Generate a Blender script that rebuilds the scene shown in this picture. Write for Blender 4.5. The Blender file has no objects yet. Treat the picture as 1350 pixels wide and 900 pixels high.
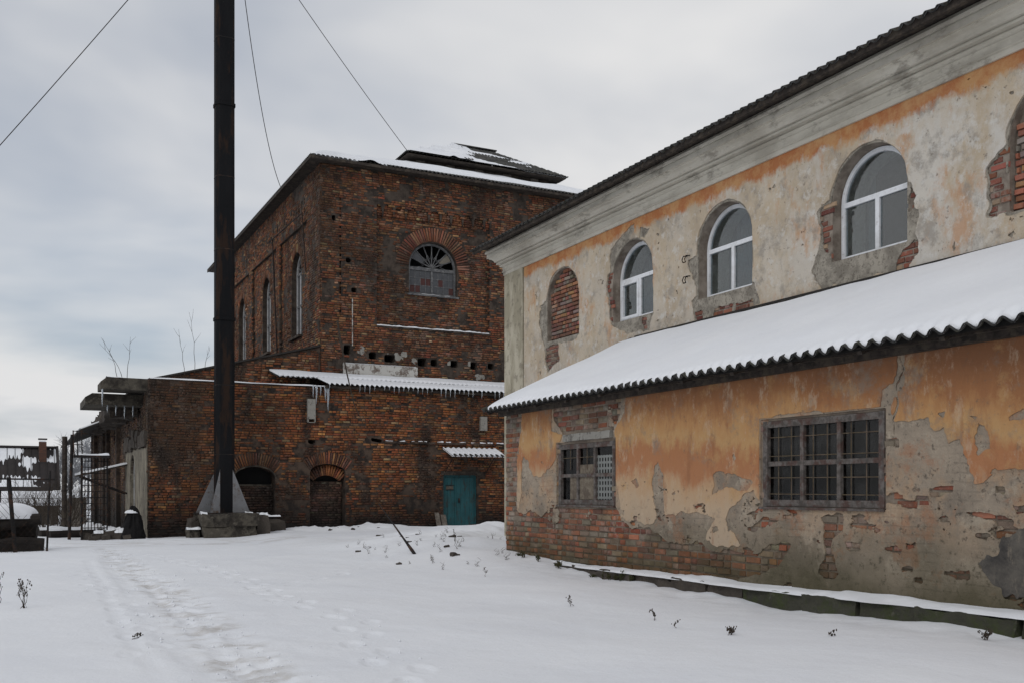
import bpy, math, random
import numpy as np
from mathutils import Vector
random.seed(7); RNG = np.random.default_rng(11)
SC = bpy.context.scene
COL = SC.collection
R = math.radians
# ------------------------------------------------------------ camera, world, sun, exposure
cam_d = bpy.data.cameras.new('camera'); cam = bpy.data.objects.new('camera', cam_d); COL.objects.link(cam)
cam.location = (0, 0, 1.06); cam.rotation_euler = (R(90), 0, -R(26.7046))
cam_d.sensor_fit = 'HORIZONTAL'; cam_d.sensor_width = 36; cam_d.lens = 34.987
cam_d.shift_y = 198/1350; cam_d.clip_end = 3000
SC.camera = cam
SC.render.engine = 'CYCLES'
SC.render.resolution_x = 1024; SC.render.resolution_y = 682
SC.view_settings.view_transform = 'Standard'; SC.view_settings.look = 'None'
SC.view_settings.gamma = 1; SC.view_settings.exposure = -0.1; SC.view_settings.use_curve_mapping = False
SUN_AZ, SUN_EL = 230.0, 38.0          # compass bearing (0 = +Y, clockwise) and height of the veiled sun

class NT:
    """small helper round a node tree"""
    def __init__(s, nt): s.t = nt; s.n = nt.nodes; s.l = nt.links
    def set(s, sock, v):
        if v is None: return
        if isinstance(v, bpy.types.NodeSocket): s.l.new(v, sock)
        elif isinstance(v, (tuple, list)):
            v = tuple(v)
            if sock.type == 'RGBA' and len(v) == 3: v = v+(1,)
            sock.default_value = v
        else: sock.default_value = v
    def node(s, typ, ins=None, **at):
        n = s.n.new(typ)
        for k, v in at.items(): setattr(n, k, v)
        for k, v in (ins or {}).items(): s.set(n.inputs[k], v)
        return n
    def math(s, op, a, b=None, c=None, clamp=False):
        n = s.node('ShaderNodeMath', operation=op, use_clamp=clamp); s.set(n.inputs[0], a); s.set(n.inputs[1], b)
        if c is not None: s.set(n.inputs[2], c)
        return n.outputs[0]
    def vmath(s, op, a, b=None):
        n = s.node('ShaderNodeVectorMath', operation=op); s.set(n.inputs[0], a); s.set(n.inputs[1], b); return n.outputs[0]
    def pos(s): return s.node('ShaderNodeNewGeometry').outputs['Position']
    def noise(s, scale, detail=4, rough=.55, vec=None, dist=0, k=1.75):
        n = s.node('ShaderNodeTexNoise', {'Scale': scale, 'Detail': detail, 'Roughness': rough, 'Distortion': dist})
        s.set(n.inputs['Vector'], vec if vec is not None else s.pos())
        return n.outputs['Fac'] if k == 1 else s.math('MULTIPLY_ADD', n.outputs['Fac'], k, .5-.5*k, clamp=True)
    def scaled(s, v, sc): return s.vmath('MULTIPLY', v, sc)
    def ramp(s, fac, stops, interp='LINEAR'):
        n = s.node('ShaderNodeValToRGB'); n.color_ramp.interpolation = interp; e = n.color_ramp.elements
        while len(e) < len(stops): e.new(.5)
        for k, (p, c) in enumerate(stops):
            e[k].position = p
            e[k].color = (c, c, c, 1) if isinstance(c, (int, float)) else (tuple(c)+(1,))[:4]
        s.set(n.inputs['Fac'], fac); return n.outputs['Color']
    def mix(s, a, b, fac, blend='MIX'):
        n = s.node('ShaderNodeMix', data_type='RGBA', blend_type=blend)
        s.set(n.inputs[0], fac); s.set(n.inputs[6], a); s.set(n.inputs[7], b); return n.outputs[2]
    def sep(s, v): return s.node('ShaderNodeSeparateXYZ', {'Vector': v}).outputs
    def comb(s, x, y, z): return s.node('ShaderNodeCombineXYZ', {'X': x, 'Y': y, 'Z': z}).outputs[0]
    def attr(s, name): return s.node('ShaderNodeAttribute', attribute_name=name).outputs['Color']
    def bump(s, h, strength=.3, dist=.01): return s.node('ShaderNodeBump', {'Height': h, 'Strength': strength, 'Distance': dist}).outputs[0]

W = bpy.data.worlds.new('World'); SC.world = W; W.use_nodes = True
g = NT(W.node_tree); g.n.clear()
sky = g.node('ShaderNodeTexSky', sky_type='NISHITA', sun_disc=False, sun_elevation=R(SUN_EL), sun_rotation=R(SUN_AZ))
d = g.node('ShaderNodeTexCoord').outputs['Generated']
dx, dy, dz = g.sep(d)
den = g.math('ADD', g.math('MAXIMUM', dz, 0.0), .16)
pl = g.comb(g.math('DIVIDE', dx, den), g.math('DIVIDE', dy, den), 0)
n1 = g.noise(.42, 5, .5, g.vmath('ADD', pl, (11.2, .4, 0)), .3, 1)
n2 = g.noise(1.25, 4, .5, g.vmath('ADD', pl, (9.3, 4.4, 0)), .2, 1)
cover = g.ramp(g.math('ADD', g.math('MULTIPLY', n1, .7), g.math('MULTIPLY', n2, .3)), [(.37, .6), (.53, 1)])
shade = g.ramp(n2, [(.32, (5.5, 5.8, 6.35)), (.62, (8.1, 8.1, 8.15))])
skycol = g.mix(sky.outputs[0], shade, cover)
bg = g.node('ShaderNodeBackground', {'Color': skycol, 'Strength': .1})
g.l.new(bg.outputs[0], g.node('ShaderNodeOutputWorld').inputs[0])

sd = bpy.data.lights.new('sun', 'SUN'); so = bpy.data.objects.new('sun', sd); COL.objects.link(so)
sd.energy = .7; sd.angle = R(25); sd.color = (1, .97, .93)
az = R(SUN_AZ); el = R(SUN_EL)
so.rotation_euler = Vector((-math.sin(az)*math.cos(el), -math.cos(az)*math.cos(el), -math.sin(el))).to_track_quat('-Z', 'Y').to_euler()
so.location = (-10, -10, 30)

# ------------------------------------------------------------ mesh helpers
class MB:
    def __init__(s): s.v = []; s.f = []
    def add(s, vs, fs):
        o = len(s.v); s.v.extend([tuple(map(float, p)) for p in vs]); s.f.extend([tuple(i+o for i in f) for f in fs]); return s
    def box(s, x0, x1, y0, y1, z0, z1):
        v = [(x, y, z) for z in (z0, z1) for y in (y0, y1) for x in (x0, x1)]
        return s.add(v, [(0, 2, 3, 1), (4, 5, 7, 6), (0, 1, 5, 4), (2, 6, 7, 3), (0, 4, 6, 2), (1, 3, 7, 5)])
    def hexa(s, v): return s.add(v, [(0, 3, 2, 1), (4, 5, 6, 7), (0, 1, 5, 4), (1, 2, 6, 5), (2, 3, 7, 6), (3, 0, 4, 7)])
    def beam(s, a, b, w, h, up=(0, 0, 1)):
        a = Vector(a); b = Vector(b); d = (b-a).normalized(); up = Vector(up)
        if abs(d.dot(up)) > .98: up = Vector((0, 1, 0))
        r = d.cross(up).normalized()*w/2; u = r.cross(d).normalized()*h/2
        return s.hexa([a-r-u, a+r-u, a+r+u, a-r+u, b-r-u, b+r-u, b+r+u, b-r+u])
    def tube(s, pts, rad, n=6, cap=True):
        pts = [Vector(p) for p in pts]; m = len(pts)
        if not hasattr(rad, '__len__'): rad = [rad]*m
        vs = []; fs = []
        for i, p in enumerate(pts):
            d = (pts[min(i+1, m-1)]-pts[max(i-1, 0)]).normalized()
            r = d.cross(Vector((0, 0, 1)) if abs(d.z) < .95 else Vector((0, 1, 0))).normalized(); u = r.cross(d)
            for k in range(n):
                a = 2*math.pi*k/n; vs.append(p+(r*math.cos(a)+u*math.sin(a))*rad[i])
        for i in range(m-1):
            for k in range(n):
                k2 = (k+1) % n; fs.append((i*n+k, i*n+k2, (i+1)*n+k2, (i+1)*n+k))
        if cap: fs.append(tuple(range(n))[::-1]); fs.append(tuple((m-1)*n+k for k in range(n)))
        return s.add(vs, fs)
    def prism(s, poly, fn, d0, d1):
        """poly: list of (u, z); fn(u, z, d) -> point"""
        n = len(poly); v = [fn(u, z, d0) for u, z in poly]+[fn(u, z, d1) for u, z in poly]
        f = [tuple(range(n))[::-1], tuple(range(n, 2*n))]+[(i, (i+1) % n, n+(i+1) % n, n+i) for i in range(n)]
        return s.add(v, f)
    def ring(s, outer, inner, fn, d0, d1, closed=True):
        n = len(outer); v = [fn(*p, d) for d in (d0, d1) for q in (outer, inner) for p in q]
        f = []
        for i in range(n if closed else n-1):
            j = (i+1) % n
            f += [(i, j, n+j, n+i), (2*n+i, 3*n+i, 3*n+j, 2*n+j), (i, 2*n+i, 2*n+j, j), (n+i, n+j, 3*n+j, 3*n+i)]
        return s.add(v, f)

def vnoise(x, y, seed=0):
    x = np.asarray(x, float); y = np.asarray(y, float)
    xi = np.floor(x).astype(np.int64); yi = np.floor(y).astype(np.int64); fx = x-xi; fy = y-yi
    fx = fx*fx*(3-2*fx); fy = fy*fy*(3-2*fy)
    def h(a, b):
        n = (a*374761393+b*668265263+seed*1442695041) & 0x7fffffff
        n = ((n ^ (n >> 13))*1274126177) & 0x7fffffff
        return ((n ^ (n >> 16)) & 0xffff)/65535.0
    return (h(xi, yi)*(1-fx)+h(xi+1, yi)*fx)*(1-fy)+(h(xi, yi+1)*(1-fx)+h(xi+1, yi+1)*fx)*fy
def fbm(x, y, seed=0, oct=4, gain=.5):
    x = np.asarray(x, float); y = np.asarray(y, float)
    t = 0; a = 1; n = 0
    for o in range(oct): t = t+a*(vnoise(x*2**o, y*2**o, seed+o*17)-.5); n += a; a *= gain
    return t/n*3.4        # about -1..1
def sstep(a, b, x): t = np.clip((np.asarray(x, float)-a)/(b-a), 0, 1); return t*t*(3-2*t)

def link(o, parent=None, org=(0, 0, 0)):
    COL.objects.link(o)
    if parent is not None: o.parent = parent
    return o
def origin(p):
    """world origin of an object made here (things are empties that are only moved)"""
    return (0, 0, 0) if p is None else ORG.get(p.name, (0, 0, 0))
ORG = {}
def mesh(name, v, f, mat, parent=None, col=None, smooth=False, kind=None, label=None):
    """v in world coordinates; parts keep their parent's origin"""
    o3 = np.array(origin(parent)); v = np.asarray(v, float).reshape(-1, 3)-o3
    me = bpy.data.meshes.new(name)
    if isinstance(f, np.ndarray):
        k = f.shape[1]; me.vertices.add(len(v)); me.vertices.foreach_set('co', v.ravel())
        me.loops.add(f.size); me.loops.foreach_set('vertex_index', f.ravel().astype(np.int32))
        me.polygons.add(len(f)); me.polygons.foreach_set('loop_start', np.arange(0, f.size, k, dtype=np.int32))
        me.polygons.foreach_set('loop_total', np.full(len(f), k, np.int32)); me.update(calc_edges=True)
    else:
        me.from_pydata([tuple(p) for p in v], [], f); me.update()
    if col is not None:
        c = np.ones((len(v), 4)); c[:, :3] = col
        a = me.color_attributes.new('col', 'FLOAT_COLOR', 'POINT'); a.data.foreach_set('color', c.ravel())
    if smooth: me.polygons.foreach_set('use_smooth', [True]*len(me.polygons))
    me.materials.append(mat)
    o = bpy.data.objects.new(name, me); link(o, parent)
    if parent is not None: ORG[o.name] = tuple(o3)
    if kind: o['kind'] = kind
    if label: o['label'] = label
    return o
def build(mb, name, mat, parent=None, **k): return mesh(name, mb.v, mb.f, mat, parent, **k)
def thing(name, loc, label, cat, group=None):
    o = bpy.data.objects.new(name, None); o.location = loc; o.empty_display_size = .3; COL.objects.link(o)
    ORG[o.name] = tuple(loc); return tag(o, label, cat, group)
def tag(o, label, cat, group=None):
    o['label'] = label; o['category'] = cat
    if group: o['group'] = group
    return o

# wall frames: u along the wall, z up, d outward
def frW(X): return lambda u, z, d: (X-d, u, z)      # faces -X, u = Y
def frS(Y): return lambda u, z, d: (u, Y-d, z)      # faces -Y, u = X
def frE(X): return lambda u, z, d: (X+d, u, z)
def frN(Y): return lambda u, z, d: (u, Y+d, z)
def P3(fn, u, z, d):
    u, z, d = np.broadcast_arrays(np.asarray(u, float), np.asarray(z, float), np.asarray(d, float))
    a = fn(u, z, d); return np.stack([np.broadcast_to(np.asarray(q, float), u.shape) for q in a], -1)

def sheet(fn, us, zs, F, d1, d0):
    """plate with the outline F > 0 on the grid us x zs, from depth d0 to d1 (marching squares)"""
    F = np.where(np.abs(F) < 1e-5, 1e-5, F); I = F > 0
    V = []; Fc = []
    full = I[:-1, :-1] & I[1:, :-1] & I[1:, 1:] & I[:-1, 1:]; some = I[:-1, :-1] | I[1:, :-1] | I[1:, 1:] | I[:-1, 1:]
    nz, nu = full.shape            # F indexed [z, u]
    for j in range(nz):
        row = full[j].astype(np.int8); dd = np.diff(np.concatenate([[0], row, [0]]))
        for a, b in zip(np.where(dd == 1)[0], np.where(dd == -1)[0]):
            o = len(V); V += [(us[a], zs[j], d1), (us[b], zs[j], d1), (us[b], zs[j+1], d1), (us[a], zs[j+1], d1)]; Fc.append((o, o+1, o+2, o+3))
    for j, i in np.argwhere(some & ~full):
        cs = [(i, j), (i+1, j), (i+1, j+1), (i, j+1)]; poly = []; kinds = []
        for k in range(4):
            (a, b), (c, e) = cs[k], cs[(k+1) % 4]; fa, fb = F[b, a], F[e, c]
            if fa > 0: poly.append((us[a], zs[b])); kinds.append(0)
            if (fa > 0) != (fb > 0):
                t = fa/(fa-fb); poly.append((us[a]+(us[c]-us[a])*t, zs[b]+(zs[e]-zs[b])*t)); kinds.append(1 if fa > 0 else 2)
        n = len(poly)
        if n < 3: continue
        o = len(V); V += [(p[0], p[1], d1) for p in poly]; Fc.append(tuple(range(o, o+n)))
        for k in range(n):
            if kinds[k] == 1 and kinds[(k+1) % n] == 2:
                p, q = poly[k], poly[(k+1) % n]; o2 = len(V)
                V += [(p[0], p[1], d1), (q[0], q[1], d1), (q[0], q[1], d0), (p[0], p[1], d0)]; Fc.append((o2+3, o2+2, o2+1, o2))
    V = np.array(V) if V else np.zeros((0, 3))
    return P3(fn, V[:, 0], V[:, 1], V[:, 2]), Fc
def sd_poly(U, Z, poly):
    """signed distance, positive inside"""
    p = np.array(poly, float); q = np.roll(p, -1, 0); best = np.full(U.shape, 1e9); ins = np.zeros(U.shape, bool)
    for (ax, ay), (bx, by) in zip(p, q):
        ex, ey = bx-ax, by-ay; t = np.clip(((U-ax)*ex+(Z-ay)*ey)/max(ex*ex+ey*ey, 1e-9), 0, 1)
        best = np.minimum(best, np.hypot(U-ax-t*ex, Z-ay-t*ey))
        if ay != by:
            c = (ay > Z) != (by > Z); ins ^= c & (U < (bx-ax)*(Z-ay)/(by-ay)+ax)
    return np.where(ins, best, -best)
def sd_line(U, Z, pts):
    best = np.full(U.shape, 1e9)
    for (ax, ay), (bx, by) in zip(pts[:-1], pts[1:]):
        ex, ey = bx-ax, by-ay; t = np.clip(((U-ax)*ex+(Z-ay)*ey)/max(ex*ex+ey*ey, 1e-9), 0, 1)
        best = np.minimum(best, np.hypot(U-ax-t*ex, Z-ay-t*ey))
    return best
def sd_arch(U, Z, cu, half, sill, spring, rise):
    """positive OUTSIDE the arched opening"""
    lo = np.maximum(np.abs(U-cu)-half, sill-Z); hi = np.hypot(U-cu, (Z-spring)*half/max(rise, .01))-half
    return np.where(Z > spring, hi, lo)
def arch_path(cu, half, sill, spring, rise, n=20):
    return [(cu-half, sill), (cu+half, sill)]+[(cu+half*math.cos(math.pi*k/n), spring+rise*math.sin(math.pi*k/n)) for k in range(n+1)]

def bricks(fn, cu, cz, hu, hz, d0, d1, ang=None, inset=.006, jit=.004):
    n = len(cu); cu, cz, hu, hz = map(np.asarray, (cu, cz, hu, hz)); ang = np.zeros(n) if ang is None else np.asarray(ang)
    d0 = np.broadcast_to(d0, n); d1 = np.broadcast_to(d1, n)
    su = np.array([-1, 1, 1, -1, -1, 1, 1, -1.]); sz = np.array([-1, -1, 1, 1, -1, -1, 1, 1.]); fr = np.array([0, 0, 0, 0, 1, 1, 1, 1.])
    a = su*(hu[:, None]-fr*inset)+RNG.uniform(-jit, jit, (n, 8)); b = sz*(hz[:, None]-fr*inset)+RNG.uniform(-jit, jit, (n, 8))*.7
    ca, sa = np.cos(ang)[:, None], np.sin(ang)[:, None]
    u = cu[:, None]+a*ca-b*sa; z = cz[:, None]+a*sa+b*ca
    dd = d0[:, None]*(1-fr)+(d1[:, None]+RNG.uniform(-jit, jit, (n, 8)))*fr
    V = P3(fn, u, z, dd).reshape(-1, 3)
    q = np.array([[4, 5, 6, 7], [0, 1, 5, 4], [1, 2, 6, 5], [2, 3, 7, 6], [3, 0, 4, 7]])
    return V, (q[None]+8*np.arange(n)[:, None, None]).reshape(-1, 4)
def courses(u0, u1, z0, z1, ch=.083, bl=.265, joint=.011, header=.4, seed=3):
    rng = np.random.default_rng(seed); cu = []; cz = []; hu = []
    z = z0; r = 0
    while z+ch <= z1+.02:
        u = u0-rng.uniform(0, bl)
        while u < u1:
            L = bl if rng.random() > header else bl/2
            a = max(u, u0); b = min(u+L, u1)
            if b-a > .05: cu.append((a+b)/2); cz.append(z+ch/2); hu.append((b-a)/2-joint/2)
            u += L
        z += ch; r += 1
    return np.array(cu), np.array(cz), np.array(hu), np.full(len(cu), ch/2-joint/2)
def palette(n, cols, wts, var=.22, seed=5):
    rng = np.random.default_rng(seed); c = np.array(cols)[rng.choice(len(cols), n, p=np.array(wts)/sum(wts))]
    return np.clip(c*np.exp(rng.normal(0, var, (n, 1)))*np.exp(rng.normal(0, .06, (n, 3))), .004, .9)

# ------------------------------------------------------------ materials
def mat(name, fnc, rough=.9, metal=0.0, spec=.25):
    m = bpy.data.materials.new(name); m.use_nodes = True; g = NT(m.node_tree); b = g.n['Principled BSDF']
    b.inputs['Roughness'].default_value = rough; b.inputs['Metallic'].default_value = metal; b.inputs['Specular IOR Level'].default_value = spec
    r = fnc(g, b)
    if r is not None: g.set(b.inputs['Base Color'], r)
    return m
def nrm(g, b, h, s=.4, dist=.01): g.l.new(g.bump(h, s, dist), b.inputs['Normal'])

def brick_fn(soot2=(.018, .014, .012), soot=(.034, .021, .013), soot_amt=.55, soot_scale=.5, pale=.1, moss=None, damp=None):
    def f(g, b):
        c = g.attr('col'); p = g.pos()
        n1 = g.noise(soot_scale, 6, .62, g.scaled(p, (1, 1, .7)), .6); n2 = g.noise(7, 5, .65); n3 = g.noise(40, 3, .6)
        c = g.mix(c, soot, g.math('MULTIPLY', g.ramp(n1, [(.46, 0), (.74, 1)]), soot_amt))
        c = g.mix(c, soot, g.math('MULTIPLY', g.ramp(n2, [(.6, 0), (.8, 1)]), soot_amt*.8))
        n4 = g.noise(.75, 8, .7, g.vmath('ADD', g.scaled(p, (1, 1, .42)), (4, 2, 6)), .5); c = g.mix(c, soot2, g.math('MULTIPLY', g.ramp(n4, [(.52, 0), (.68, 1)]), soot_amt))
        c = g.mix(c, (.36, .33, .29), g.math('MULTIPLY', g.ramp(g.noise(2.3, 7, .72), [(.6, 0), (.7, 1)]), pale*3))
        c = g.mix(c, (.3, .26, .22), g.math('MULTIPLY', g.ramp(n3, [(.6, 0), (.8, 1)]), .25))
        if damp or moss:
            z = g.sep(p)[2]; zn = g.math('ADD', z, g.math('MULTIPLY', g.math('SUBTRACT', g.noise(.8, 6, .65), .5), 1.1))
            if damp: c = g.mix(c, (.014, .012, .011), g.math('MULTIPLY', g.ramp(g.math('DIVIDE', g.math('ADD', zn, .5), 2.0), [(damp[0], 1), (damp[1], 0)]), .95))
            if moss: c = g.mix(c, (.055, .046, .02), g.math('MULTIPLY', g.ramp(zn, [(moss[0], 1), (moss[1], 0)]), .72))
        nrm(g, b, g.noise(60, 4, .6), .5, .006); return c
    return f
M = {}
M['brick_tower'] = mat('tower_brick', brick_fn(soot_amt=.7, soot_scale=.3, pale=.06))
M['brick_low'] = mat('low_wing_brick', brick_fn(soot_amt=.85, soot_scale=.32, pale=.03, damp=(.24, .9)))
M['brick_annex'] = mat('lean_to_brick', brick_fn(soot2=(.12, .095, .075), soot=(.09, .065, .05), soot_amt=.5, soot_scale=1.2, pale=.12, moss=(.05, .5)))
M['brick_infill'] = mat('infill_brick', brick_fn(soot2=(.12, .1, .085), soot=(.1, .085, .075), soot_amt=.35, soot_scale=1.5, pale=.12))
def mortar_fn(c1, c2, damp=None, dc=(.014, .012, .011)):
    def f(g, b):
        n = g.noise(3, 6, .65); c = g.mix(c1, c2, g.ramp(n, [(.35, 0), (.65, 1)]))
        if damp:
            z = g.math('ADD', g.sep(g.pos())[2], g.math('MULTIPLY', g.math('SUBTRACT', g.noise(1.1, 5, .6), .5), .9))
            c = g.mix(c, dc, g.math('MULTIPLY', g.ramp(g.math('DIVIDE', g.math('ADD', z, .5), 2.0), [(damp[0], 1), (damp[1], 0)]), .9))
        nrm(g, b, g.noise(50, 4, .6), .5, .008); return c
    return f
M['mortar_dark'] = mat('sooty_mortar', mortar_fn((.03, .024, .02), (.075, .058, .046)))
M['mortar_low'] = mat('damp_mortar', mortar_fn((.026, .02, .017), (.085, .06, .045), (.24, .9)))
M['mortar_pale'] = mat('pale_mortar', mortar_fn((.16, .13, .105), (.29, .25, .21)))
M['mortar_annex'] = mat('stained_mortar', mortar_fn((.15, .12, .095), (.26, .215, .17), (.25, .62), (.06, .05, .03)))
def plain_brick(g, b):
    t = g.node('ShaderNodeTexBrick', {'Color1': (.12, .05, .03, 1), 'Color2': (.07, .035, .025, 1), 'Mortar': (.06, .05, .045, 1), 'Scale': 1, 'Mortar Size': .012, 'Brick Width': .265, 'Row Height': .083})
    x, y, z = g.sep(g.pos()); g.set(t.inputs['Vector'], g.comb(g.math('ADD', x, y), z, 0)); return t.outputs[0]
M['brick_plain'] = mat('plain_brick', plain_brick)
def ochre(g, b):
    p = g.pos(); x, y, z = g.sep(p)
    st = g.noise(1, 5, .6, g.scaled(p, (1, 5, .8))); bl = g.noise(.9, 6, .65); fine = g.noise(9, 7, .72, g.scaled(p, (1, 1.5, .6)))
    zz = g.math('ADD', z, g.math('MULTIPLY', g.math('SUBTRACT', st, .5), .24)); zz = g.math('ADD', zz, g.math('MULTIPLY', g.math('SUBTRACT', bl, .5), .5))
    zz = g.math('ADD', zz, g.math('MULTIPLY', g.math('SUBTRACT', fine, .5), .22))
    zz = g.math('ADD', zz, g.math('MULTIPLY', g.math('SUBTRACT', 11.0, y), .045))
    c = g.ramp(g.math('DIVIDE', zz, 2.6), [(.2, (.44, .345, .25)), (.36, (.50, .37, .25)), (.46, (.50, .33, .195)), (.53, (.42, .195, .095)), (.62, (.41, .185, .085)), (.68, (.50, .305, .14)), (.75, (.47, .255, .11)), (.83, (.34, .155, .068)), (.95, (.25, .113, .055))])
    c = g.mix(c, (.54, .42, .30), g.math('MULTIPLY', g.ramp(g.noise(3.5, 9, .76, g.scaled(p, (1, 1.5, .8))), [(.58, 0), (.74, 1)]), .55))
    c = g.mix(c, (.29, .13, .065), g.math('MULTIPLY', g.ramp(g.noise(2.4, 8, .74, g.scaled(p, (1, 1.7, .6))), [(.54, 0), (.74, 1)]), .6))
    c = g.mix(c, (.50, .31, .14), g.math('MULTIPLY', g.ramp(g.noise(2.2, 7, .74, g.vmath('ADD', p, (2, 6, 3))), [(.58, 0), (.75, 1)]), .5))
    c = g.mix(c, (.24, .20, .16), g.math('MULTIPLY', g.ramp(g.noise(1.5, 10, .76, g.vmath('ADD', p, (8, 3, 5))), [(.56, 0), (.74, 1)]), .7))
    c = g.mix(c, (.16, .12, .09), g.math('MULTIPLY', g.ramp(g.noise(10, 7, .74, g.vmath('ADD', p, (1, 5, 2))), [(.64, 0), (.78, 1)]), .5)); c = g.mix(c, (0, 0, 0), .1)
    nrm(g, b, g.math('ADD', g.noise(9, 6, .65), g.math('MULTIPLY', g.noise(70, 3, .6), .3)), .35, .012); return c
M['ochre'] = mat('ochre_limewash', ochre)
def grey_plaster(g, b):
    p = g.pos(); x, y, z = g.sep(p)
    c = g.mix((.345, .285, .22), (.215, .178, .14), g.ramp(g.noise(1.3, 9, .72), [(.3, 0), (.7, 1)]))
    c = g.mix(c, (.45, .385, .30), g.math('MULTIPLY', g.ramp(g.noise(3.5, 9, .76), [(.56, 0), (.7, 1)]), .6))
    up = g.ramp(z, [(.35, 0), (1.0, 1)])
    c = g.mix(c, (.44, .29, .175), g.math('MULTIPLY', g.math('MULTIPLY', g.ramp(g.noise(1.1, 9, .74, g.vmath('ADD', p, (6, 6, 6))), [(.46, 0), (.66, 1)]), up), .6))
    c = g.mix(c, (.07, .058, .047), g.math('MULTIPLY', g.ramp(g.noise(16, 6, .7), [(.6, 0), (.76, 1)]), .75))
    c = g.mix(c, (.32, .155, .085), g.math('MULTIPLY', g.ramp(g.noise(1.9, 8, .75, g.vmath('ADD', p, (5, 2, 8))), [(.57, 0), (.72, 1)]), .6))
    br = g.node('ShaderNodeTexBrick', {'Scale': 1, 'Mortar Size': .012, 'Mortar Smooth': .6, 'Brick Width': .262, 'Row Height': .083, 'Color1': (1, 1, 1, 1), 'Color2': (.7, .7, .7, 1), 'Mortar': (0, 0, 0, 1)})
    wv = g.math('ADD', z, g.math('MULTIPLY', g.noise(3, 3, .5), .03)); g.set(br.inputs['Vector'], g.comb(y, wv, 0))
    thin = g.ramp(g.noise(1.3, 6, .65, g.vmath('ADD', p, (1, 9, 4))), [(.4, 0), (.62, 1)])
    jn = g.math('MULTIPLY', g.math('SUBTRACT', 1.0, g.sep(br.outputs[0])[0]), thin)
    c = g.mix(c, (.10, .085, .07), g.math('MULTIPLY', jn, .2))
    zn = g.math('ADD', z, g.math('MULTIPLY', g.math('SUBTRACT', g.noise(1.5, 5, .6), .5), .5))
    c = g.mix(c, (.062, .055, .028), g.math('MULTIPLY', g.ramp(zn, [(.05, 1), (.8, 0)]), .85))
    hgt = g.math('ADD', g.noise(9, 7, .72), g.math('MULTIPLY', g.noise(50, 3, .6), .4)); hgt = g.math('SUBTRACT', hgt, g.math('MULTIPLY', jn, .25))
    nrm(g, b, hgt, .7, .016); return c
M['grey'] = mat('grey_render', grey_plaster)
M['grey_up'] = mat('grey_render_upper', lambda g, b: (nrm(g, b, g.noise(14, 6, .7), .5, .012), g.mix(g.mix((.34, .31, .26), (.2, .18, .15), g.ramp(g.noise(4, 7, .7), [(.35, 0), (.65, 1)])), (.09, .075, .06), g.math('MULTIPLY', g.ramp(g.noise(24, 4, .65), [(.56, 0), (.68, 1)]), .6)))[1])
M['cement'] = mat('dark_cement', lambda g, b: (nrm(g, b, g.noise(14, 7, .7), .6, .012), g.mix(g.mix((.046, .043, .041), (.115, .104, .09), g.ramp(g.noise(2.2, 10, .76), [(.36, 0), (.66, 1)])), (.2, .17, .135), g.math('MULTIPLY', g.ramp(g.noise(4, 9, .78, g.scaled(g.pos(), (1, 1.6, .7))), [(.58, 0), (.7, 1)]), .6)))[1])
def cream(g, b):
    p = g.pos(); x, y, z = g.sep(p)
    c = g.mix((.52, .435, .325), (.42, .345, .255), g.ramp(g.noise(.9, 8, .65), [(.3, 0), (.7, 1)]))
    near = g.ramp(g.math('DIVIDE', g.math('SUBTRACT', 13.5, y), 8.0), [(0, .35), (1, 1)])
    c = g.mix(c, (.61, .60, .57), g.math('MULTIPLY', g.ramp(g.noise(1.0, 10, .72, g.scaled(p, (1, 1.2, .8))), [(.4, 0), (.62, 1)]), g.math('MULTIPLY', near, .85)))
    c = g.mix(c, (.47, .245, .115), g.math('MULTIPLY', g.ramp(g.noise(1.3, 9, .72, g.vmath('ADD', g.scaled(p, (1, 1.3, .7)), (3, 8, 1))), [(.56, 0), (.74, 1)]), .7))
    c = g.mix(c, (.27, .245, .215), g.math('MULTIPLY', g.ramp(g.noise(2.2, 11, .76, g.vmath('ADD', p, (7, 1, 4))), [(.52, 0), (.7, 1)]), .7))
    c = g.mix(c, (.60, .585, .55), g.math('MULTIPLY', g.ramp(g.noise(5.5, 9, .75, g.vmath('ADD', p, (4, 4, 9))), [(.58, 0), (.7, 1)]), .6))
    c = g.mix(c, (.13, .105, .085), g.math('MULTIPLY', g.ramp(g.noise(13, 5, .7, g.vmath('ADD', p, (2, 7, 3))), [(.7, 0), (.8, 1)]), .6))
    zn = g.math('ADD', z, g.math('MULTIPLY', g.math('SUBTRACT', g.noise(1, 9, .74, g.scaled(p, (1, 3.2, 2.0))), .5), .34))
    band = g.ramp(g.math('SUBTRACT', zn, 5.4), [(.42, 0), (.52, 1)])
    oc = g.mix((.40, .145, .05), (.50, .27, .115), g.ramp(g.noise(3, 7, .7), [(.35, 0), (.65, 1)]))
    c = g.mix(c, oc, g.math('MULTIPLY', band, .95))
    nrm(g, b, g.math('ADD', g.noise(7, 8, .72), g.math('MULTIPLY', g.noise(45, 3, .6), .3)), .6, .018); return c
M['cream'] = mat('weathered_cream_plaster', cream)
def cornice_fn(g, b):
    p = g.pos()
    c = g.mix((.60, .57, .495), (.49, .46, .39), g.noise(.8, 7, .65))
    c = g.mix(c, (.34, .315, .265), g.math('MULTIPLY', g.ramp(g.noise(1, 8, .7, g.scaled(p, (5, .8, 5))), [(.48, 0), (.74, 1)]), .55))
    c = g.mix(c, (.30, .27, .22), g.math('MULTIPLY', g.ramp(g.noise(.55, 8, .7, g.vmath('ADD', p, (3, 3, 3))), [(.5, 0), (.72, 1)]), .5))
    c = g.mix(c, (.16, .14, .115), g.math('MULTIPLY', g.ramp(g.noise(1.6, 10, .76, g.vmath('ADD', g.scaled(p, (2, 1, 2)), (1, 2, 7))), [(.58, 0), (.74, 1)]), .6))
    nrm(g, b, g.noise(12, 7, .7), .45, .012); return c
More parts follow.
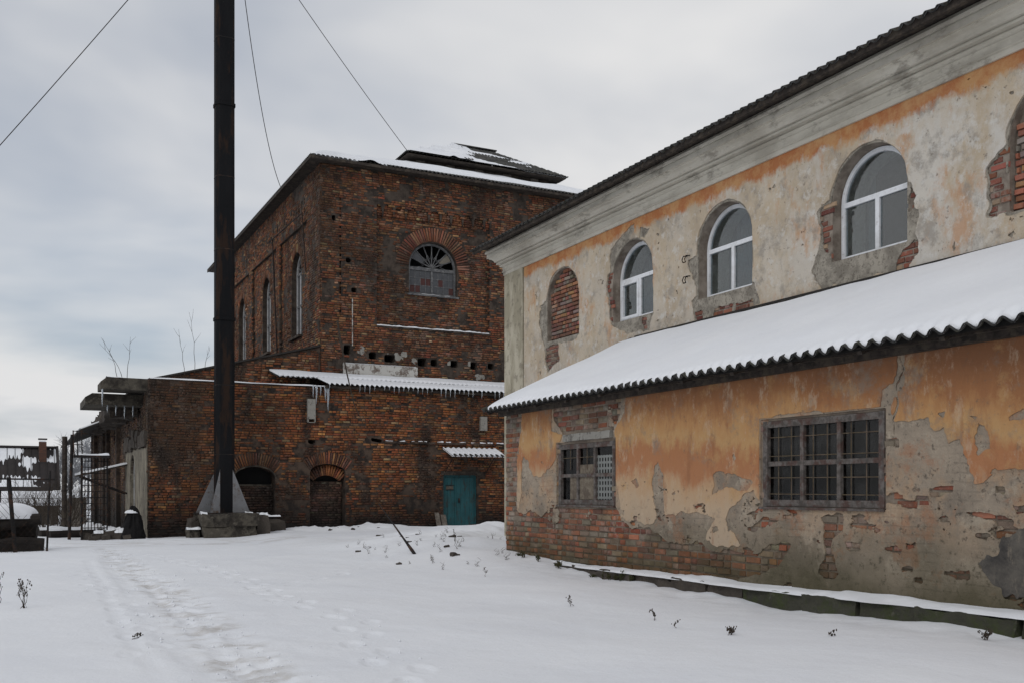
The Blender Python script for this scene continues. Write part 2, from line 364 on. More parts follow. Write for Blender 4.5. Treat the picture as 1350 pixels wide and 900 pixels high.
M['cornice'] = mat('cornice_plaster', cornice_fn)
def pil_fn(g, b):
    p = g.pos()
    c = g.mix((.46, .42, .33), (.30, .27, .2), g.ramp(g.noise(1.2, 7, .68, g.scaled(p, (2, 2, .6))), [(.38, 0), (.66, 1)]))
    c = g.mix(c, (.15, .13, .1), g.math('MULTIPLY', g.ramp(g.noise(5, 7, .72), [(.56, 0), (.7, 1)]), .6)); nrm(g, b, g.noise(18, 6, .65), .3, .01); return c
M['pilaster'] = mat('pilaster_plaster', pil_fn)
def snow_fn(dirt):
    def f(g, b):
        p = g.pos(); c = g.mix((.74, .76, .80), (.81, .825, .85), g.noise(.7, 5, .6))
        if dirt: c = g.mix(c, (.36, .32, .27), g.math('MULTIPLY', g.sep(g.attr('col'))[0], g.ramp(g.noise(9, 6, .7), [(.25, .2), (.7, 1)])))
        nrm(g, b, g.math('ADD', g.math('MULTIPLY', g.noise(2.2, 5, .6), 1.0), g.math('MULTIPLY', g.noise(24, 6, .7), .22)), .3, .05); return c
    return f
M['snow'] = mat('roof_snow', snow_fn(False), .7, spec=.2)
M['snow_crumb'] = mat('snow_crumb', lambda g, b: (.75, .77, .8), .8)
M['snow_ground'] = mat('ground_snow', snow_fn(True), .7, spec=.2)
M['asbestos'] = mat('asbestos_cement', lambda g, b: (nrm(g, b, g.noise(30, 5, .6), .3), g.mix(g.mix((.07, .068, .065), (.03, .03, .03), g.ramp(g.noise(2.5, 6, .65), [(.4, 0), (.65, 1)])), (.07, .07, .04), g.math('MULTIPLY', g.ramp(g.noise(9, 5, .6), [(.55, 0), (.7, 1)]), .5)))[1])
def wood_fn(c1, c2, c3):
    def f(g, b):
        p = g.pos(); c = g.mix(c1, c2, g.ramp(g.noise(14, 6, .7), [(.35, 0), (.65, 1)]))
        c = g.mix(c, c3, g.math('MULTIPLY', g.ramp(g.noise(5, 6, .7, g.vmath('ADD', p, (4, 4, 2))), [(.5, 0), (.64, 1)]), .7)); nrm(g, b, g.noise(45, 5, .65), .5, .006); return c
    return f
M['wood_frame'] = mat('weathered_frame', wood_fn((.15, .135, .125), (.075, .066, .06), (.075, .036, .028)))
M['wood_dark'] = mat('dark_old_timber', wood_fn((.05, .04, .034), (.025, .021, .018), (.08, .065, .05)))
M['eave_shade'] = mat('eave_shade_board', wood_fn((.012, .011, .01), (.006, .006, .006), (.02, .017, .014)))  # near-black wood: shade of the eave hollows painted into the colour
M['wood_board'] = mat('grey_board', wood_fn((.15, .13, .11), (.09, .078, .066), (.21, .19, .165)))
M['tower_frame'] = mat('flaking_tower_frame', wood_fn((.13, .132, .135), (.075, .077, .08), (.19, .19, .19)))
M['white_frame'] = mat('old_white_frame', wood_fn((.5, .5, .5), (.36, .36, .36), (.25, .25, .25)))
M['pvc'] = mat('white_plastic', lambda g, b: g.mix(g.mix((.74, .76, .79), (.60, .61, .62), g.ramp(g.noise(3, 7, .72), [(.45, 0), (.7, 1)])), (.3, .28, .25), g.math('MULTIPLY', g.ramp(g.noise(11, 7, .75), [(.62, 0), (.8, 1)]), .5)), .4, spec=.4)
M['iron'] = mat('rusty_black_iron', lambda g, b: (nrm(g, b, g.noise(60, 4, .6), .3, .004), g.mix((.012, .011, .011), (.05, .026, .016), g.ramp(g.noise(6, 6, .7), [(.5, 0), (.7, 1)])))[1], .75)
M['stack_steel'] = mat('tarred_stack_steel', lambda g, b: (nrm(g, b, g.noise(12, 5, .6), .15, .01), g.mix(g.mix((.007, .0075, .009), (.014, .014, .015), g.noise(1.3, 5, .6, g.scaled(g.pos(), (2, 2, .4)))), (.034, .02, .014), g.math('MULTIPLY', g.ramp(g.noise(1.1, 6, .7, g.scaled(g.pos(), (3, 3, .6))), [(.52, 0), (.66, 1)]), .7)))[1], .85, spec=.08)
M['gusset'] = mat('bare_galvanised_plate', lambda g, b: g.mix(g.mix((.21, .215, .225), (.14, .14, .145), g.noise(5, 6, .7)), (.085, .055, .036), g.ramp(g.noise(3.2, 8, .74), [(.54, 0), (.72, 1)])), .55, .2)
M['concrete'] = mat('stained_concrete', lambda g, b: (nrm(g, b, g.noise(16, 6, .7), .6, .02), g.mix(g.mix((.085, .075, .06), (.03, .026, .022), g.ramp(g.noise(1.9, 7, .7), [(.4, 0), (.62, 1)])), (.14, .125, .1), g.math('MULTIPLY', g.ramp(g.noise(4.5, 6, .7), [(.58, 0), (.7, 1)]), .6)))[1])
M['concrete_pale'] = mat('pale_concrete', lambda g, b: (nrm(g, b, g.noise(22, 6, .7), .4, .012), g.mix(g.mix((.33, .32, .29), (.2, .19, .17), g.noise(3, 6, .7)), (.06, .05, .045), g.math('MULTIPLY', g.ramp(g.noise(8, 6, .72), [(.56, 0), (.7, 1)]), .7)))[1])
M['concrete_green'] = mat('mossy_concrete', lambda g, b: (nrm(g, b, g.noise(16, 6, .7), .6, .02), g.mix(g.mix(g.mix((.075, .073, .055), (.022, .023, .017), g.noise(3.5, 8, .75)), (.045, .058, .018), g.math('MULTIPLY', g.ramp(g.noise(2.6, 8, .74), [(.45, 0), (.66, 1)]), .75)), (.13, .12, .1), g.math('MULTIPLY', g.ramp(g.noise(7, 7, .75), [(.62, 0), (.76, 1)]), .5)))[1])
M['plaster_dirty'] = mat('dirty_side_plaster', lambda g, b: (nrm(g, b, g.noise(12, 7, .7), .5), g.mix(g.mix((.25, .225, .175), (.13, .115, .09), g.ramp(g.noise(1.3, 9, .74, g.scaled(g.pos(), (1, 2, .7))), [(.35, 0), (.65, 1)])), (.05, .042, .034), g.math('MULTIPLY', g.ramp(g.noise(2.6, 9, .76), [(.54, 0), (.7, 1)]), .7)))[1])
M['white_band'] = mat('whitewashed_band', lambda g, b: (nrm(g, b, g.noise(20, 6, .7), .4), g.mix((.5, .49, .46), (.16, .13, .11), g.ramp(g.noise(3.5, 7, .75), [(.48, 0), (.62, 1)])))[1])
M['teal'] = mat('teal_door_paint', lambda g, b: (nrm(g, b, g.noise(30, 5, .6), .25, .006), g.mix(g.mix((.022, .10, .112), (.012, .055, .066), g.noise(2.5, 6, .65)), (.035, .03, .025), g.math('MULTIPLY', g.ramp(g.noise(3.5, 8, .76, g.scaled(g.pos(), (2.2, 1, .7))), [(.52, 0), (.7, 1)]), .8)))[1], .6)
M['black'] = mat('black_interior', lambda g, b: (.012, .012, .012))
M['tarp'] = mat('black_tarpaulin', lambda g, b: (nrm(g, b, g.noise(9, 5, .6), .6, .03), g.mix((.006, .006, .007), (.017, .016, .016), g.noise(4, 5, .6)))[1], .8, spec=.1)
M['curtain'] = mat('pale_net_curtain', lambda g, b: g.mix((.34, .40, .42), (.14, .18, .2), g.noise(1, 3, .5, g.scaled(g.pos(), (1, 16, .25)))))
M['polythene'] = mat('dusty_polythene', lambda g, b: g.mix((.012, .0125, .013), (.06, .058, .055), g.ramp(g.noise(2.2, 4, .6), [(.5, 0), (.9, 1)])), .5)
M['plywood'] = mat('old_plywood', wood_fn((.2, .17, .13), (.13, .105, .08), (.09, .07, .055)))
M['perforated'] = mat('perforated_sheet', lambda g, b: g.mix((.24, .25, .24), (.14, .145, .14), g.noise(4, 6, .7)), .6)
M['roofing'] = mat('black_roofing_felt', lambda g, b: g.mix((.02, .019, .018), (.045, .04, .036), g.noise(4, 6, .7)))
M['twig'] = mat('dry_twig', lambda g, b: g.mix((.035, .028, .022), (.07, .055, .042), g.noise(8, 3, .6)))
M['frost'] = mat('frosted_twig', lambda g, b: g.mix((.14, .14, .145), (.3, .31, .33), g.noise(2, 3, .6)))
M['grass'] = mat('green_weed', lambda g, b: g.mix((.035, .045, .018), (.06, .05, .025), g.noise(9, 3, .6)))
M['red_pane'] = mat('red_painted_pane', lambda g, b: g.mix((.085, .032, .028), (.055, .022, .02), g.noise(12, 4, .6)), .5)
M['grey_pane'] = mat('dusty_grey_pane', lambda g, b: g.mix((.085, .088, .095), (.035, .037, .042), g.noise(5, 5, .7)), .3, spec=.35)
M['pale_pane'] = mat('board_filled_pane', lambda g, b: g.mix((.2, .18, .145), (.12, .108, .09), g.noise(6, 4, .6)), .6)
M['stone'] = mat('dark_rubble', lambda g, b: (nrm(g, b, g.noise(14, 5, .7), .6, .02), g.mix((.1, .085, .07), (.035, .03, .027), g.noise(2.5, 6, .7)))[1])
M['log'] = mat('dark_bark', lambda g, b: (nrm(g, b, g.noise(16, 6, .7), .8, .02), g.mix((.035, .029, .025), (.013, .011, .01), g.noise(5, 6, .7)))[1])
M['house_wall'] = mat('house_render', lambda g, b: g.mix((.1, .09, .08), (.06, .055, .05), g.noise(1, 5, .6)))
M['rib_metal'] = mat('dark_ribbed_metal', lambda g, b: g.mix((.022, .019, .019), (.04, .033, .032), g.noise(1.2, 5, .6)), .7)
M['paint_text'] = mat('faded_notice', lambda g, b: g.mix((.14, .12, .09), (.05, .045, .04), g.noise(9, 4, .6)))
def glass_mat(name, tint, fac, dirt=.16):
    m = bpy.data.materials.new(name); m.use_nodes = True; g = NT(m.node_tree); g.n.clear()
    tr = g.node('ShaderNodeBsdfTransparent', {'Color': tint+(1,)}); gl = g.node('ShaderNodeBsdfGlossy', {'Color': (1, 1, 1, 1), 'Roughness': .04})
    f = fac
    df = g.node('ShaderNodeBsdfDiffuse', {'Color': (.2, .2, .2, 1)}); ms = g.node('ShaderNodeMixShader'); mx = g.node('ShaderNodeMixShader')
    g.set(ms.inputs[0], f); g.l.new(tr.outputs[0], ms.inputs[1]); g.l.new(gl.outputs[0], ms.inputs[2])
    g.set(mx.inputs[0], g.math('MULTIPLY', g.ramp(g.noise(4, 6, .7), [(.45, 0), (.75, 1)]), dirt)); g.l.new(ms.outputs[0], mx.inputs[1]); g.l.new(df.outputs[0], mx.inputs[2])
    g.l.new(mx.outputs[0], g.node('ShaderNodeOutputMaterial').inputs[0]); return m
M['glass'] = glass_mat('window_glass', (.66, .71, .73), .1)
M['glass_dirty'] = glass_mat('dirty_glass', (.5, .5, .5), .025, .08)
def ice_fn(g, b): b.inputs['Transmission Weight'].default_value = .6; b.inputs['IOR'].default_value = 1.31; return (.6, .65, .7)
M['ice'] = mat('ice', ice_fn, .15, spec=.5)

# ------------------------------------------------------------ ground
WALKS = dict(path=[(2.05, 25.5), (1.97, 23.0), (1.77, 19.3), (1.71, 16.2), (1.70, 13.7), (1.65, 11.7), (1.59, 9.9), (1.58, 8.5), (1.5, 7.0), (1.4, 4.0)],
             t2=[(2.4, 22), (2.63, 19.6), (2.76, 16.4), (2.87, 14.1), (2.74, 11.3), (2.88, 10.2), (2.92, 9.2), (2.54, 7.5), (2.3, 5)],
             t3=[(1.1, 17), (1.02, 14), (1.03, 12), (1.0, 10.5), (.95, 9.0), (.9, 8)],
             ski=[(1.5, 19.4), (1.33, 13.9), (1.2, 10.4), (1.17, 8.3), (1.16, 6.6), (1.15, 4)],
             t4=[(6.0, 17), (5.0, 15.2), (3.9, 13.9), (2.85, 12.6)],
             t5=[(4.0, 20), (3.9, 15), (4.1, 11), (3.8, 7.6), (3.6, 5)])
def gbase(X, Y):
    X = np.asarray(X, float); Y = np.asarray(Y, float)
    z = -.15-.18*sstep(17, 29, Y)-.75*sstep(32, 60, Y)*sstep(4.2, 2.6, X)-.4*sstep(30, 70, Y)*sstep(2, -8, X)
    z = z+.14*sstep(2.2, .4, np.hypot(np.minimum(X-7.5, 0), np.minimum(Y-14.2, 0)))*sstep(4, 8, X)
    z = z+.05*sstep(12.5, 14.5, Y)*sstep(4.5, 7, X)*sstep(20, 17, Y)
    def ga(cx, cy, sx, sy, a): return a*np.exp(-((X-cx)/sx)**2/2-((Y-cy)/sy)**2/2)
    z = z+(1+.5*fbm(X*.9, Y*.7, 13, 3))*(ga(10.1, 22.8, 1.15, 1.8, .36)+ga(7.7, 18.8, .95, 1.7, .2)+ga(12.2, 27.0, .9, 1.2, .3))+ga(10.7, 31.3, .9, .7, .22)
    z = z+ga(4.6, 30.2, 1.6, .8, .06)+ga(8.6, 31.6, .9, .6, .14)-ga(7.8, 24.0, 1.4, 2.2, .05)
    z = z+.035*fbm(X*2.0, Y*1.9, 15, 3)*sstep(6.6, 7.2, X)*sstep(15, 14, Y)
    z = z+.055*fbm(X*1.9, Y*1.3, 14, 4, .6)*np.exp(-((X-9.4)/2.2)**2-((Y-22.5)/4.5)**2)+.09*fbm(X*1.6, Y*1.6, 16, 4, .6)*sstep(29.6, 31.6, Y)*sstep(33, 32.4, Y)*sstep(6.5, 8, X)+.03*fbm(X*.35, Y*.35, 3, 3)+.014*fbm(X*1.1+.4*Y, Y*.6, 9, 4)
    return z
def ground_z(x, y): return float(gbase(x, y))
fx = np.concatenate([np.arange(-3.6, .6, .07), np.arange(.6, 4.6, .03), np.arange(4.6, 11.4, .06)]); fy = np.concatenate([np.arange(3.2, 5.5, .06), np.arange(5.5, 15, .03), np.arange(15, 32.4, .06)])
def outer(a, b, n=26): return a+(b-a)*np.linspace(0, 1, n)**2.6
gx = np.concatenate([outer(fx[0], -700)[::-1][:-1], fx, outer(fx[-1], 700)[1:]]); gy = np.concatenate([outer(fy[0], -300)[::-1][:-1], fy, outer(fy[-1], 1200, 40)[1:]])
GX, GY = np.meshgrid(gx, gy); GZ = gbase(GX, GY); DIRT = np.zeros(GX.shape)
def dent(cx, cy, a, ru, rv, dep, rim=.3):
    i0, i1 = np.searchsorted(gx, [cx-.5, cx+.5]); j0, j1 = np.searchsorted(gy, [cy-.5, cy+.5])
    x = GX[j0:j1, i0:i1]-cx; y = GY[j0:j1, i0:i1]-cy; c, s = math.cos(a), math.sin(a)
    r = np.hypot((x*c+y*s)/ru, (-x*s+y*c)/rv)
    n_ = .35*fbm(GX[j0:j1, i0:i1]*14, GY[j0:j1, i0:i1]*14, 19, 2); GZ[j0:j1, i0:i1] += -dep*sstep(1.2, .85, r+.3*n_)*(1+.3*n_)+dep*rim*np.exp(-((r-1.4)/.25)**2)*(1+n_)
def walk_pts(pts, step):
    out = []; carry = 0
    for (a, b), (c, e) in zip(pts[:-1], pts[1:]):
        L = math.hypot(c-a, e-b); t = carry
        while t < L: out.append((a+(c-a)*t/L, b+(e-b)*t/L, math.atan2(e-b, c-a))); t += step
        carry = t-L
    return out
for nm_, st, dep in (('t2', .42, .014), ('t3', .5, .014), ('t4', .45, .01), ('path', .33, .016)):
    for k, (x, y, a) in enumerate(walk_pts(WALKS[nm_], st)):
        o = (.11 if k % 2 else -.11)+random.uniform(-.05, .05)
        dent(x-math.sin(a)*o, y+math.cos(a)*o, a+random.uniform(-.25, .25), .16, .075, dep*random.uniform(.6, 1.2))
pd = sd_line(GX, GY, WALKS['path'])
tr = sstep(.42, .12, pd)
GZ += tr*(-.018+.011*fbm(GX*5, GY*5, 21, 3))+sstep(.9, .3, pd)*.006*fbm(GX*4, GY*4, 5, 3)
DIRT = np.maximum(DIRT, tr*sstep(.0, .8, fbm(GX*3.2, GY*6.5, 31, 4)+.15)*.6)
sk = sd_line(GX, GY, WALKS['ski']); GZ += (-.011*sstep(.13, .03, sk)-.008*sstep(.1, .03, np.abs(sk-.28)))*(1+.5*fbm(GX*2, GY*2, 23, 3))
DIRT = np.maximum(DIRT, .2*np.exp(-((GX-7.6)/1.3)**2-((GY-24.4)/2.4)**2)*sstep(-.3, .3, fbm(GX*.8, GY*.8, 8, 3)+.2))
DIRT = np.maximum(DIRT, .42*sstep(25.5, 27.5, GY)*sstep(31.5, 28.0, GY)*sstep(.12, .35, fbm(GX*1.4, GY*3.5, 77, 4))*sstep(9, 7, GX))
DIRT = np.maximum(DIRT, .5*sstep(.28, .02, 7.6-GX)*sstep(6.9, 7.3, GX)*sstep(.0, .35, fbm(GX*6, GY*3, 44, 3))*sstep(16, 15, GY))
ny_, nx_ = GX.shape; idx = np.arange(ny_*nx_).reshape(ny_, nx_)
F = np.stack([idx[:-1, :-1], idx[:-1, 1:], idx[1:, 1:], idx[1:, :-1]], -1).reshape(-1, 4)
dc = np.repeat(DIRT.ravel()[:, None], 3, 1)
mesh('ground', np.stack([GX, GY, GZ], -1).reshape(-1, 3), F, M['snow_ground'], None, col=dc, smooth=True, kind='structure')

V = []; Fq = []; rc = np.random.default_rng(55)
for nm_, n_, sp_ in (('path', 700, .3), ('t2', 120, .22), ('t3', 40, .2)):
    pp = walk_pts(WALKS[nm_], .02)
    for k in range(n_):
        x, y, a = pp[rc.integers(len(pp))]; x += rc.normal(0, sp_*.7); y += rc.normal(0, .1); sz_ = abs(rc.normal(0, .006))+.003
        i = min(max(np.searchsorted(gx, x), 1), len(gx)-1); j = min(max(np.searchsorted(gy, y), 1), len(gy)-1); z = GZ[j, i]+sz_*.3; o = len(V)
        q = rc.uniform(.6, 1.3, 6)*sz_; V += [(x+q[0], y, z), (x-q[1], y, z), (x, y+q[2], z), (x, y-q[3], z), (x, y, z+q[4]), (x, y, z-q[5])]
        Fq += [(o+a_, o+b_, o+c_) for a_, b_, c_ in ((0, 2, 4), (2, 1, 4), (1, 3, 4), (3, 0, 4), (2, 0, 5), (1, 2, 5), (3, 1, 5), (0, 3, 5))]
tag(mesh('snow_crumbs', V, Fq, M['snow_crumb'], None, kind='stuff'), 'loose crumbs of trodden snow along the footpaths', 'snow')

# ------------------------------------------------------------ roof helpers
def corr(org, a, up, width, length, pitch=.173, amp=.026, th=.009, seg=8, rows=2, phase=0.):
    """corrugated sheet: org = lower corner, a = unit along waves, up = unit up the slope"""
    org, a, up = map(np.array, (org, a, up)); nrm_ = np.cross(a, up); nrm_ = nrm_*np.sign(nrm_[2])
    n = max(2, int(round(width/pitch*seg)))+1; u = np.linspace(0, width, n); w = amp*np.cos(2*np.pi*(u+phase)/pitch)
    t = np.linspace(0, length, rows); V = []
    for off in (0, -th): V.append(org+u[None, :, None]*a+t[:, None, None]*up+(w[None, :, None]+off)*nrm_)
    V = np.stack(V); idx = np.arange(V[..., 0].size).reshape(2, rows, n); Fq = []
    for l in (0, 1): Fq.append(np.stack([idx[l, :-1, :-1], idx[l, :-1, 1:], idx[l, 1:, 1:], idx[l, 1:, :-1]], -1).reshape(-1, 4))
    for r in (0, rows-1): Fq.append(np.stack([idx[0, r, :-1], idx[0, r, 1:], idx[1, r, 1:], idx[1, r, :-1]], -1).reshape(-1, 4))
    for c_ in (0, n-1): Fq.append(np.stack([idx[0, :-1, c_], idx[0, 1:, c_], idx[1, 1:, c_], idx[1, :-1, c_]], -1).reshape(-1, 4))
    return V.reshape(-1, 3), np.concatenate(Fq)
def blanket(org, a, up, width, length, hfun, du=.08, dv=.08, skirt=-.03):
    """snow lying on a slope: hfun(U, V) height above the sheet's mid plane"""
    org, a, up = map(np.array, (org, a, up)); n_ = np.cross(a, up); n_ = n_*np.sign(n_[2])
    us = np.linspace(0, width, int(width/du)+2); vs = np.linspace(0, length, int(length/dv)+2); U, V = np.meshgrid(us, vs); Hh = hfun(U, V)
    Hh[0, :] = np.minimum(Hh[0, :], Hh[0, :]); top = org+U[..., None]*a+V[..., None]*up+Hh[..., None]*n_
    nv, nu = U.shape; idx = np.arange(nv*nu).reshape(nv, nu); F = [np.stack([idx[:-1, :-1], idx[:-1, 1:], idx[1:, 1:], idx[1:, :-1]], -1).reshape(-1, 4)]
    V3 = [top.reshape(-1, 3)]; o = nv*nu
    for ed in (idx[0], idx[-1], idx[:, 0], idx[:, -1]):
        p = V3[0][ed]; uu = U.ravel()[ed]; vv = V.ravel()[ed]; low = org+uu[:, None]*a+vv[:, None]*up+np.asarray(skirt(uu, vv) if callable(skirt) else skirt*np.ones(len(uu)))[:, None]*n_
        V3.append(low); k = np.arange(len(ed)); F.append(np.stack([ed[:-1], ed[1:], o+k[1:], o+k[:-1]], -1)); o += len(ed)
    return np.concatenate(V3), np.concatenate(F)
def rough(mb, x0, x1, y0, y1, z0, z1, n=4, amp=.03, sc=3., seed=0):
    """box with uneven faces"""
    L = (x1-x0, y1-y0, z1-z0); k = [max(2, int(l/max(L)*n)+1) for l in L]
    def pt(p):
        x, y, z = p; s = seed*7.3
        return (x+amp*float(fbm(y*sc+s, z*sc, 1, 3)), y+amp*float(fbm(x*sc+s, z*sc+4, 2, 3)), z+amp*float(fbm(x*sc+s, y*sc+8, 3, 3)))
    for ax in range(3):
        b, c = [(1, 2), (0, 2), (0, 1)][ax]
        for side in (0, 1):
            vs = []; nb, nc = k[b]+1, k[c]+1
            for i in range(nb):
                for j in range(nc):
                    q = [0, 0, 0]; lo = (x0, y0, z0); q[ax] = lo[ax]+side*L[ax]; q[b] = lo[b]+L[b]*i/k[b]; q[c] = lo[c]+L[c]*j/k[c]; vs.append(pt(q))
            mb.add(vs, [(i*nc+j, (i+1)*nc+j, (i+1)*nc+j+1, i*nc+j+1) for i in range(nb-1) for j in range(nc-1)])
    return mb
def single_bricks(fn, sel, cu, cz, hu, hz, d0, d1, cols, m, parent, ncol=10, name='brick', tilt=.02):
    """bricks as objects of their own that share a few meshes (by length and colour)"""
    lens = sorted(set(np.round(hu[sel], 2))); lens = [min(lens), float(np.median(hu[sel])), max(lens)] if len(lens) > 3 else lens
    var = {}; o3 = np.array(origin(parent)); k3 = 0
    for n_, i in enumerate(sel):
        L = min(lens, key=lambda l: abs(l-hu[i])+(.2 if l > hu[i]+.012 else 0)); c = n_ % ncol
        if (L, c) not in var:
            V, F = bricks(fn, [0.], [0.], [L], [hz[i]], d0-d1, 0.)
            V = V-np.array(fn(0, 0, 0)); me = bpy.data.meshes.new(name); me.from_pydata([tuple(p) for p in V], [], [tuple(map(int, f)) for f in F])
            a = me.color_attributes.new('col', 'FLOAT_COLOR', 'POINT'); a.data.foreach_set('color', np.tile(np.append(cols[i], 1.), len(V))); me.materials.append(m); var[(L, c)] = me
        ob = bpy.data.objects.new(name, var[(L, c)]); link(ob, parent)
        dd = d1+random.uniform(-.006, .006)
        ob.location = Vector(np.array(fn(cu[i], cz[i], dd))-o3)
        an = random.uniform(-tilt, tilt); ob.rotation_euler = (an, 0, 0) if abs(fn(1, 0, 0)[1]-fn(0, 0, 0)[1]) > .5 else (0, an, 0)

# ------------------------------------------------------------ outlines of the plaster coats, in wall coordinates (Y, z)
MASK_O1=[(14.7,2.51),(13.64,2.47),(13.75,2.03),(13.31,1.96),(13.45,1.82),(13.49,1.6),(13.77,1.43),(14.02,1.27),(14.29,1.29),(14.48,1.55),(14.82,1.66),(14.77,2.02)]
MASK_O1b=[(14.91,1.66),(14.7,1.65),(14.7,1.07),(14.81,0.73),(14.93,0.94)]
MASK_O2=[(11.53,2.52),(11.66,2.16),(11.9,1.96),(11.85,1.75),(11.83,1.34),(11.73,0.96),(11.66,0.68),(11.43,0.66),(11.1,0.64),(10.91,0.7),(10.84,0.79),(10.91,0.96),(10.95,1.18),(10.85,1.41),(10.76,1.46),(10.69,1.32),(10.69,0.89),(10.7,0.8),(10.44,0.74),(10.32,0.81),(10.07,0.79),(9.7,0.8),(9.58,0.73),(9.7,0.61),(9.79,0.51),(9.59,0.46),(9.34,0.4),(9.12,0.45),(9.24,0.58),(9.37,0.65),(9.39,0.78),(9.34,0.86),(9.12,0.99),(8.96,1.07),(8.82,0.88),(8.81,1.9),(7.05,1.88),(7.05,2.01),(6.9,2.12),(6.86,2.49),(6.79,2.39),(6.79,2.15),(6.88,1.9),(6.86,1.75),(6.5,1.74),(6.41,1.61),(6.32,1.64),(6.24,1.5),(6.12,1.54),(6.0,1.11),(5.77,1.23),(5.54,1.27),(5.07,1.39),(4.0,1.5),(4.0,2.8)]
MASK_OG=[[(9.7,1.31),(9.54,1.34),(9.44,1.26),(9.24,1.27),(8.98,1.16),(9.05,1.05),(9.24,1.07),(9.44,1.12),(9.7,1.05)],[(11.43,1.2),(11.34,1.24),(11.26,1.16),(11.33,1.11)],[(9.27,1.49),(9.22,1.5),(9.19,1.45),(9.24,1.41)],[(5.92,1.69),(5.87,1.67),(5.84,1.45),(5.96,1.4),(6.0,1.49)],[(6.04,1.75),(5.94,1.74),(5.95,1.7)],[(6.39,1.76),(6.32,1.77),(6.32,1.71)],[(5.71,1.71),(5.54,1.79),(5.54,1.66),(5.69,1.66)]]
MASK_CR=[(6.84,2.47),(6.8,2.23),(6.87,2.06),(6.86,1.9),(6.91,1.75),(6.89,1.62)]
MASK_B=[[(15.6,2.58),(14.72,2.35),(14.87,1.66),(14.92,0.66),(14.39,0.72),(14.02,0.68),(13.58,0.82),(13.49,0.88),(11.83,0.9),(11.66,0.66),(11.26,0.56),(11.01,0.6),(10.64,0.42),(10.29,0.42),(9.91,0.45),(9.7,0.38),(9.34,0.37),(8.86,0.39),(8.72,0.47),(8.53,0.52),(8.35,0.47),(8.41,0.36),(8.62,0.22),(8.92,0.11),(9.4,-0.04),(9.0,-0.3),(15.6,-0.3)],[(13.62,2.68),(11.63,2.49),(11.8,2.13),(11.94,1.95),(11.87,1.72),(13.24,1.77),(13.32,1.96),(13.62,2.21)],[(7.91,0.84),(7.55,0.88),(7.53,0.72),(7.71,0.6),(7.72,0.44),(7.61,0.24),(7.85,0.14),(7.92,0.22),(7.8,0.43),(7.82,0.68)],[(6.16,0.85),(5.92,0.85),(5.69,0.81),(5.71,0.71),(5.8,0.74),(6.0,0.79)]]
MASK_BC=[[(6.9,0.99),(6.9,0.95)],[(6.73,0.96),(6.73,0.92)],[(6.58,1.0),(6.58,0.97)],[(6.35,1.08),(6.35,1.05)],[(6.76,0.32),(6.76,0.27)],[(6.65,0.25),(6.65,0.19)],[(6.16,0.32),(6.16,0.26)],[(5.58,0.9),(5.58,0.84)],[(5.94,0.65),(5.94,0.63)],[(6.95,0.48),(6.95,0.45)],[(7.4,0.53),(7.4,0.5)],[(8.41,0.8),(8.41,0.78)],[(6.95,1.55),(6.95,1.52)],[(5.77,1.08),(5.77,1.05)]]
MASK_D=[(5.98,0.39),(5.8,0.54),(5.71,0.68),(5.64,0.76),(5.44,0.82),(5.44,0.11),(5.77,0.14),(5.84,0.27)]
MASK_G=[[(16.22,5.44),(16.12,5.67),(15.83,5.83),(15.47,5.98),(15.37,5.9),(15.51,5.75),(14.79,5.34),(14.75,4.31),(14.86,3.99),(15.2,4.02),(15.59,3.97),(15.91,4.12),(16.12,4.27),(16.28,4.84),(16.17,5.18)],[(13.74,4.97),(13.55,4.99),(13.42,4.92),(13.45,4.34),(13.63,4.23),(13.59,3.93),(13.17,3.86),(12.66,3.9),(11.93,3.91),(12.05,4.13),(12.08,4.3),(12.26,4.31),(13.39,4.45),(13.55,4.52),(13.68,4.76)],[(10.71,5.04),(10.49,5.14),(10.29,4.41),(9.17,4.36),(9.17,5.01),(9.08,4.98),(8.92,4.53),(8.96,4.31),(8.92,4.11),(9.1,3.9),(9.4,3.91),(10.02,3.86),(10.6,3.91),(10.78,4.23),(10.66,4.7)],[(7.98,4.84),(7.82,4.95),(7.7,5.06),(7.63,4.26),(7.94,4.3),(7.99,4.53)],[(19.01,5.11),(18.74,5.17),(18.69,4.45),(17.3,4.26),(17.4,4.13),(18.17,4.13),(18.22,3.79),(18.71,3.6),(18.79,3.91),(18.85,4.22),(19.06,4.71)],[(15.2,5.9),(14.86,5.82),(15.01,5.66),(15.2,5.7)]]
MASK_BM=[[(16.28,5.2),(16.07,5.25),(16.03,4.3),(16.16,4.36)],[(15.1,4.24),(14.96,4.24),(14.96,4.03),(15.06,4.04)],[(13.58,4.08),(13.36,4.07),(13.36,3.91),(13.57,3.92)],[(13.08,4.06),(12.6,4.06),(12.63,3.93),(13.08,3.93)],[(12.54,4.05),(12.09,4.03),(12.09,3.92),(12.51,3.91)],[(10.66,5.06),(10.43,5.1),(10.43,4.39),(10.62,4.41)],[(9.22,4.18),(8.93,4.23),(8.93,4.07),(9.1,3.9),(9.28,3.93)],[(9.12,4.95),(9.04,4.9),(8.99,4.68),(9.12,4.62)],[(7.96,4.85),(7.82,4.92),(7.7,5.05),(7.63,4.27),(7.91,4.31),(7.97,4.52)],[(18.81,4.17),(18.17,4.13),(18.22,3.82),(18.69,3.64),(18.77,3.91)]]

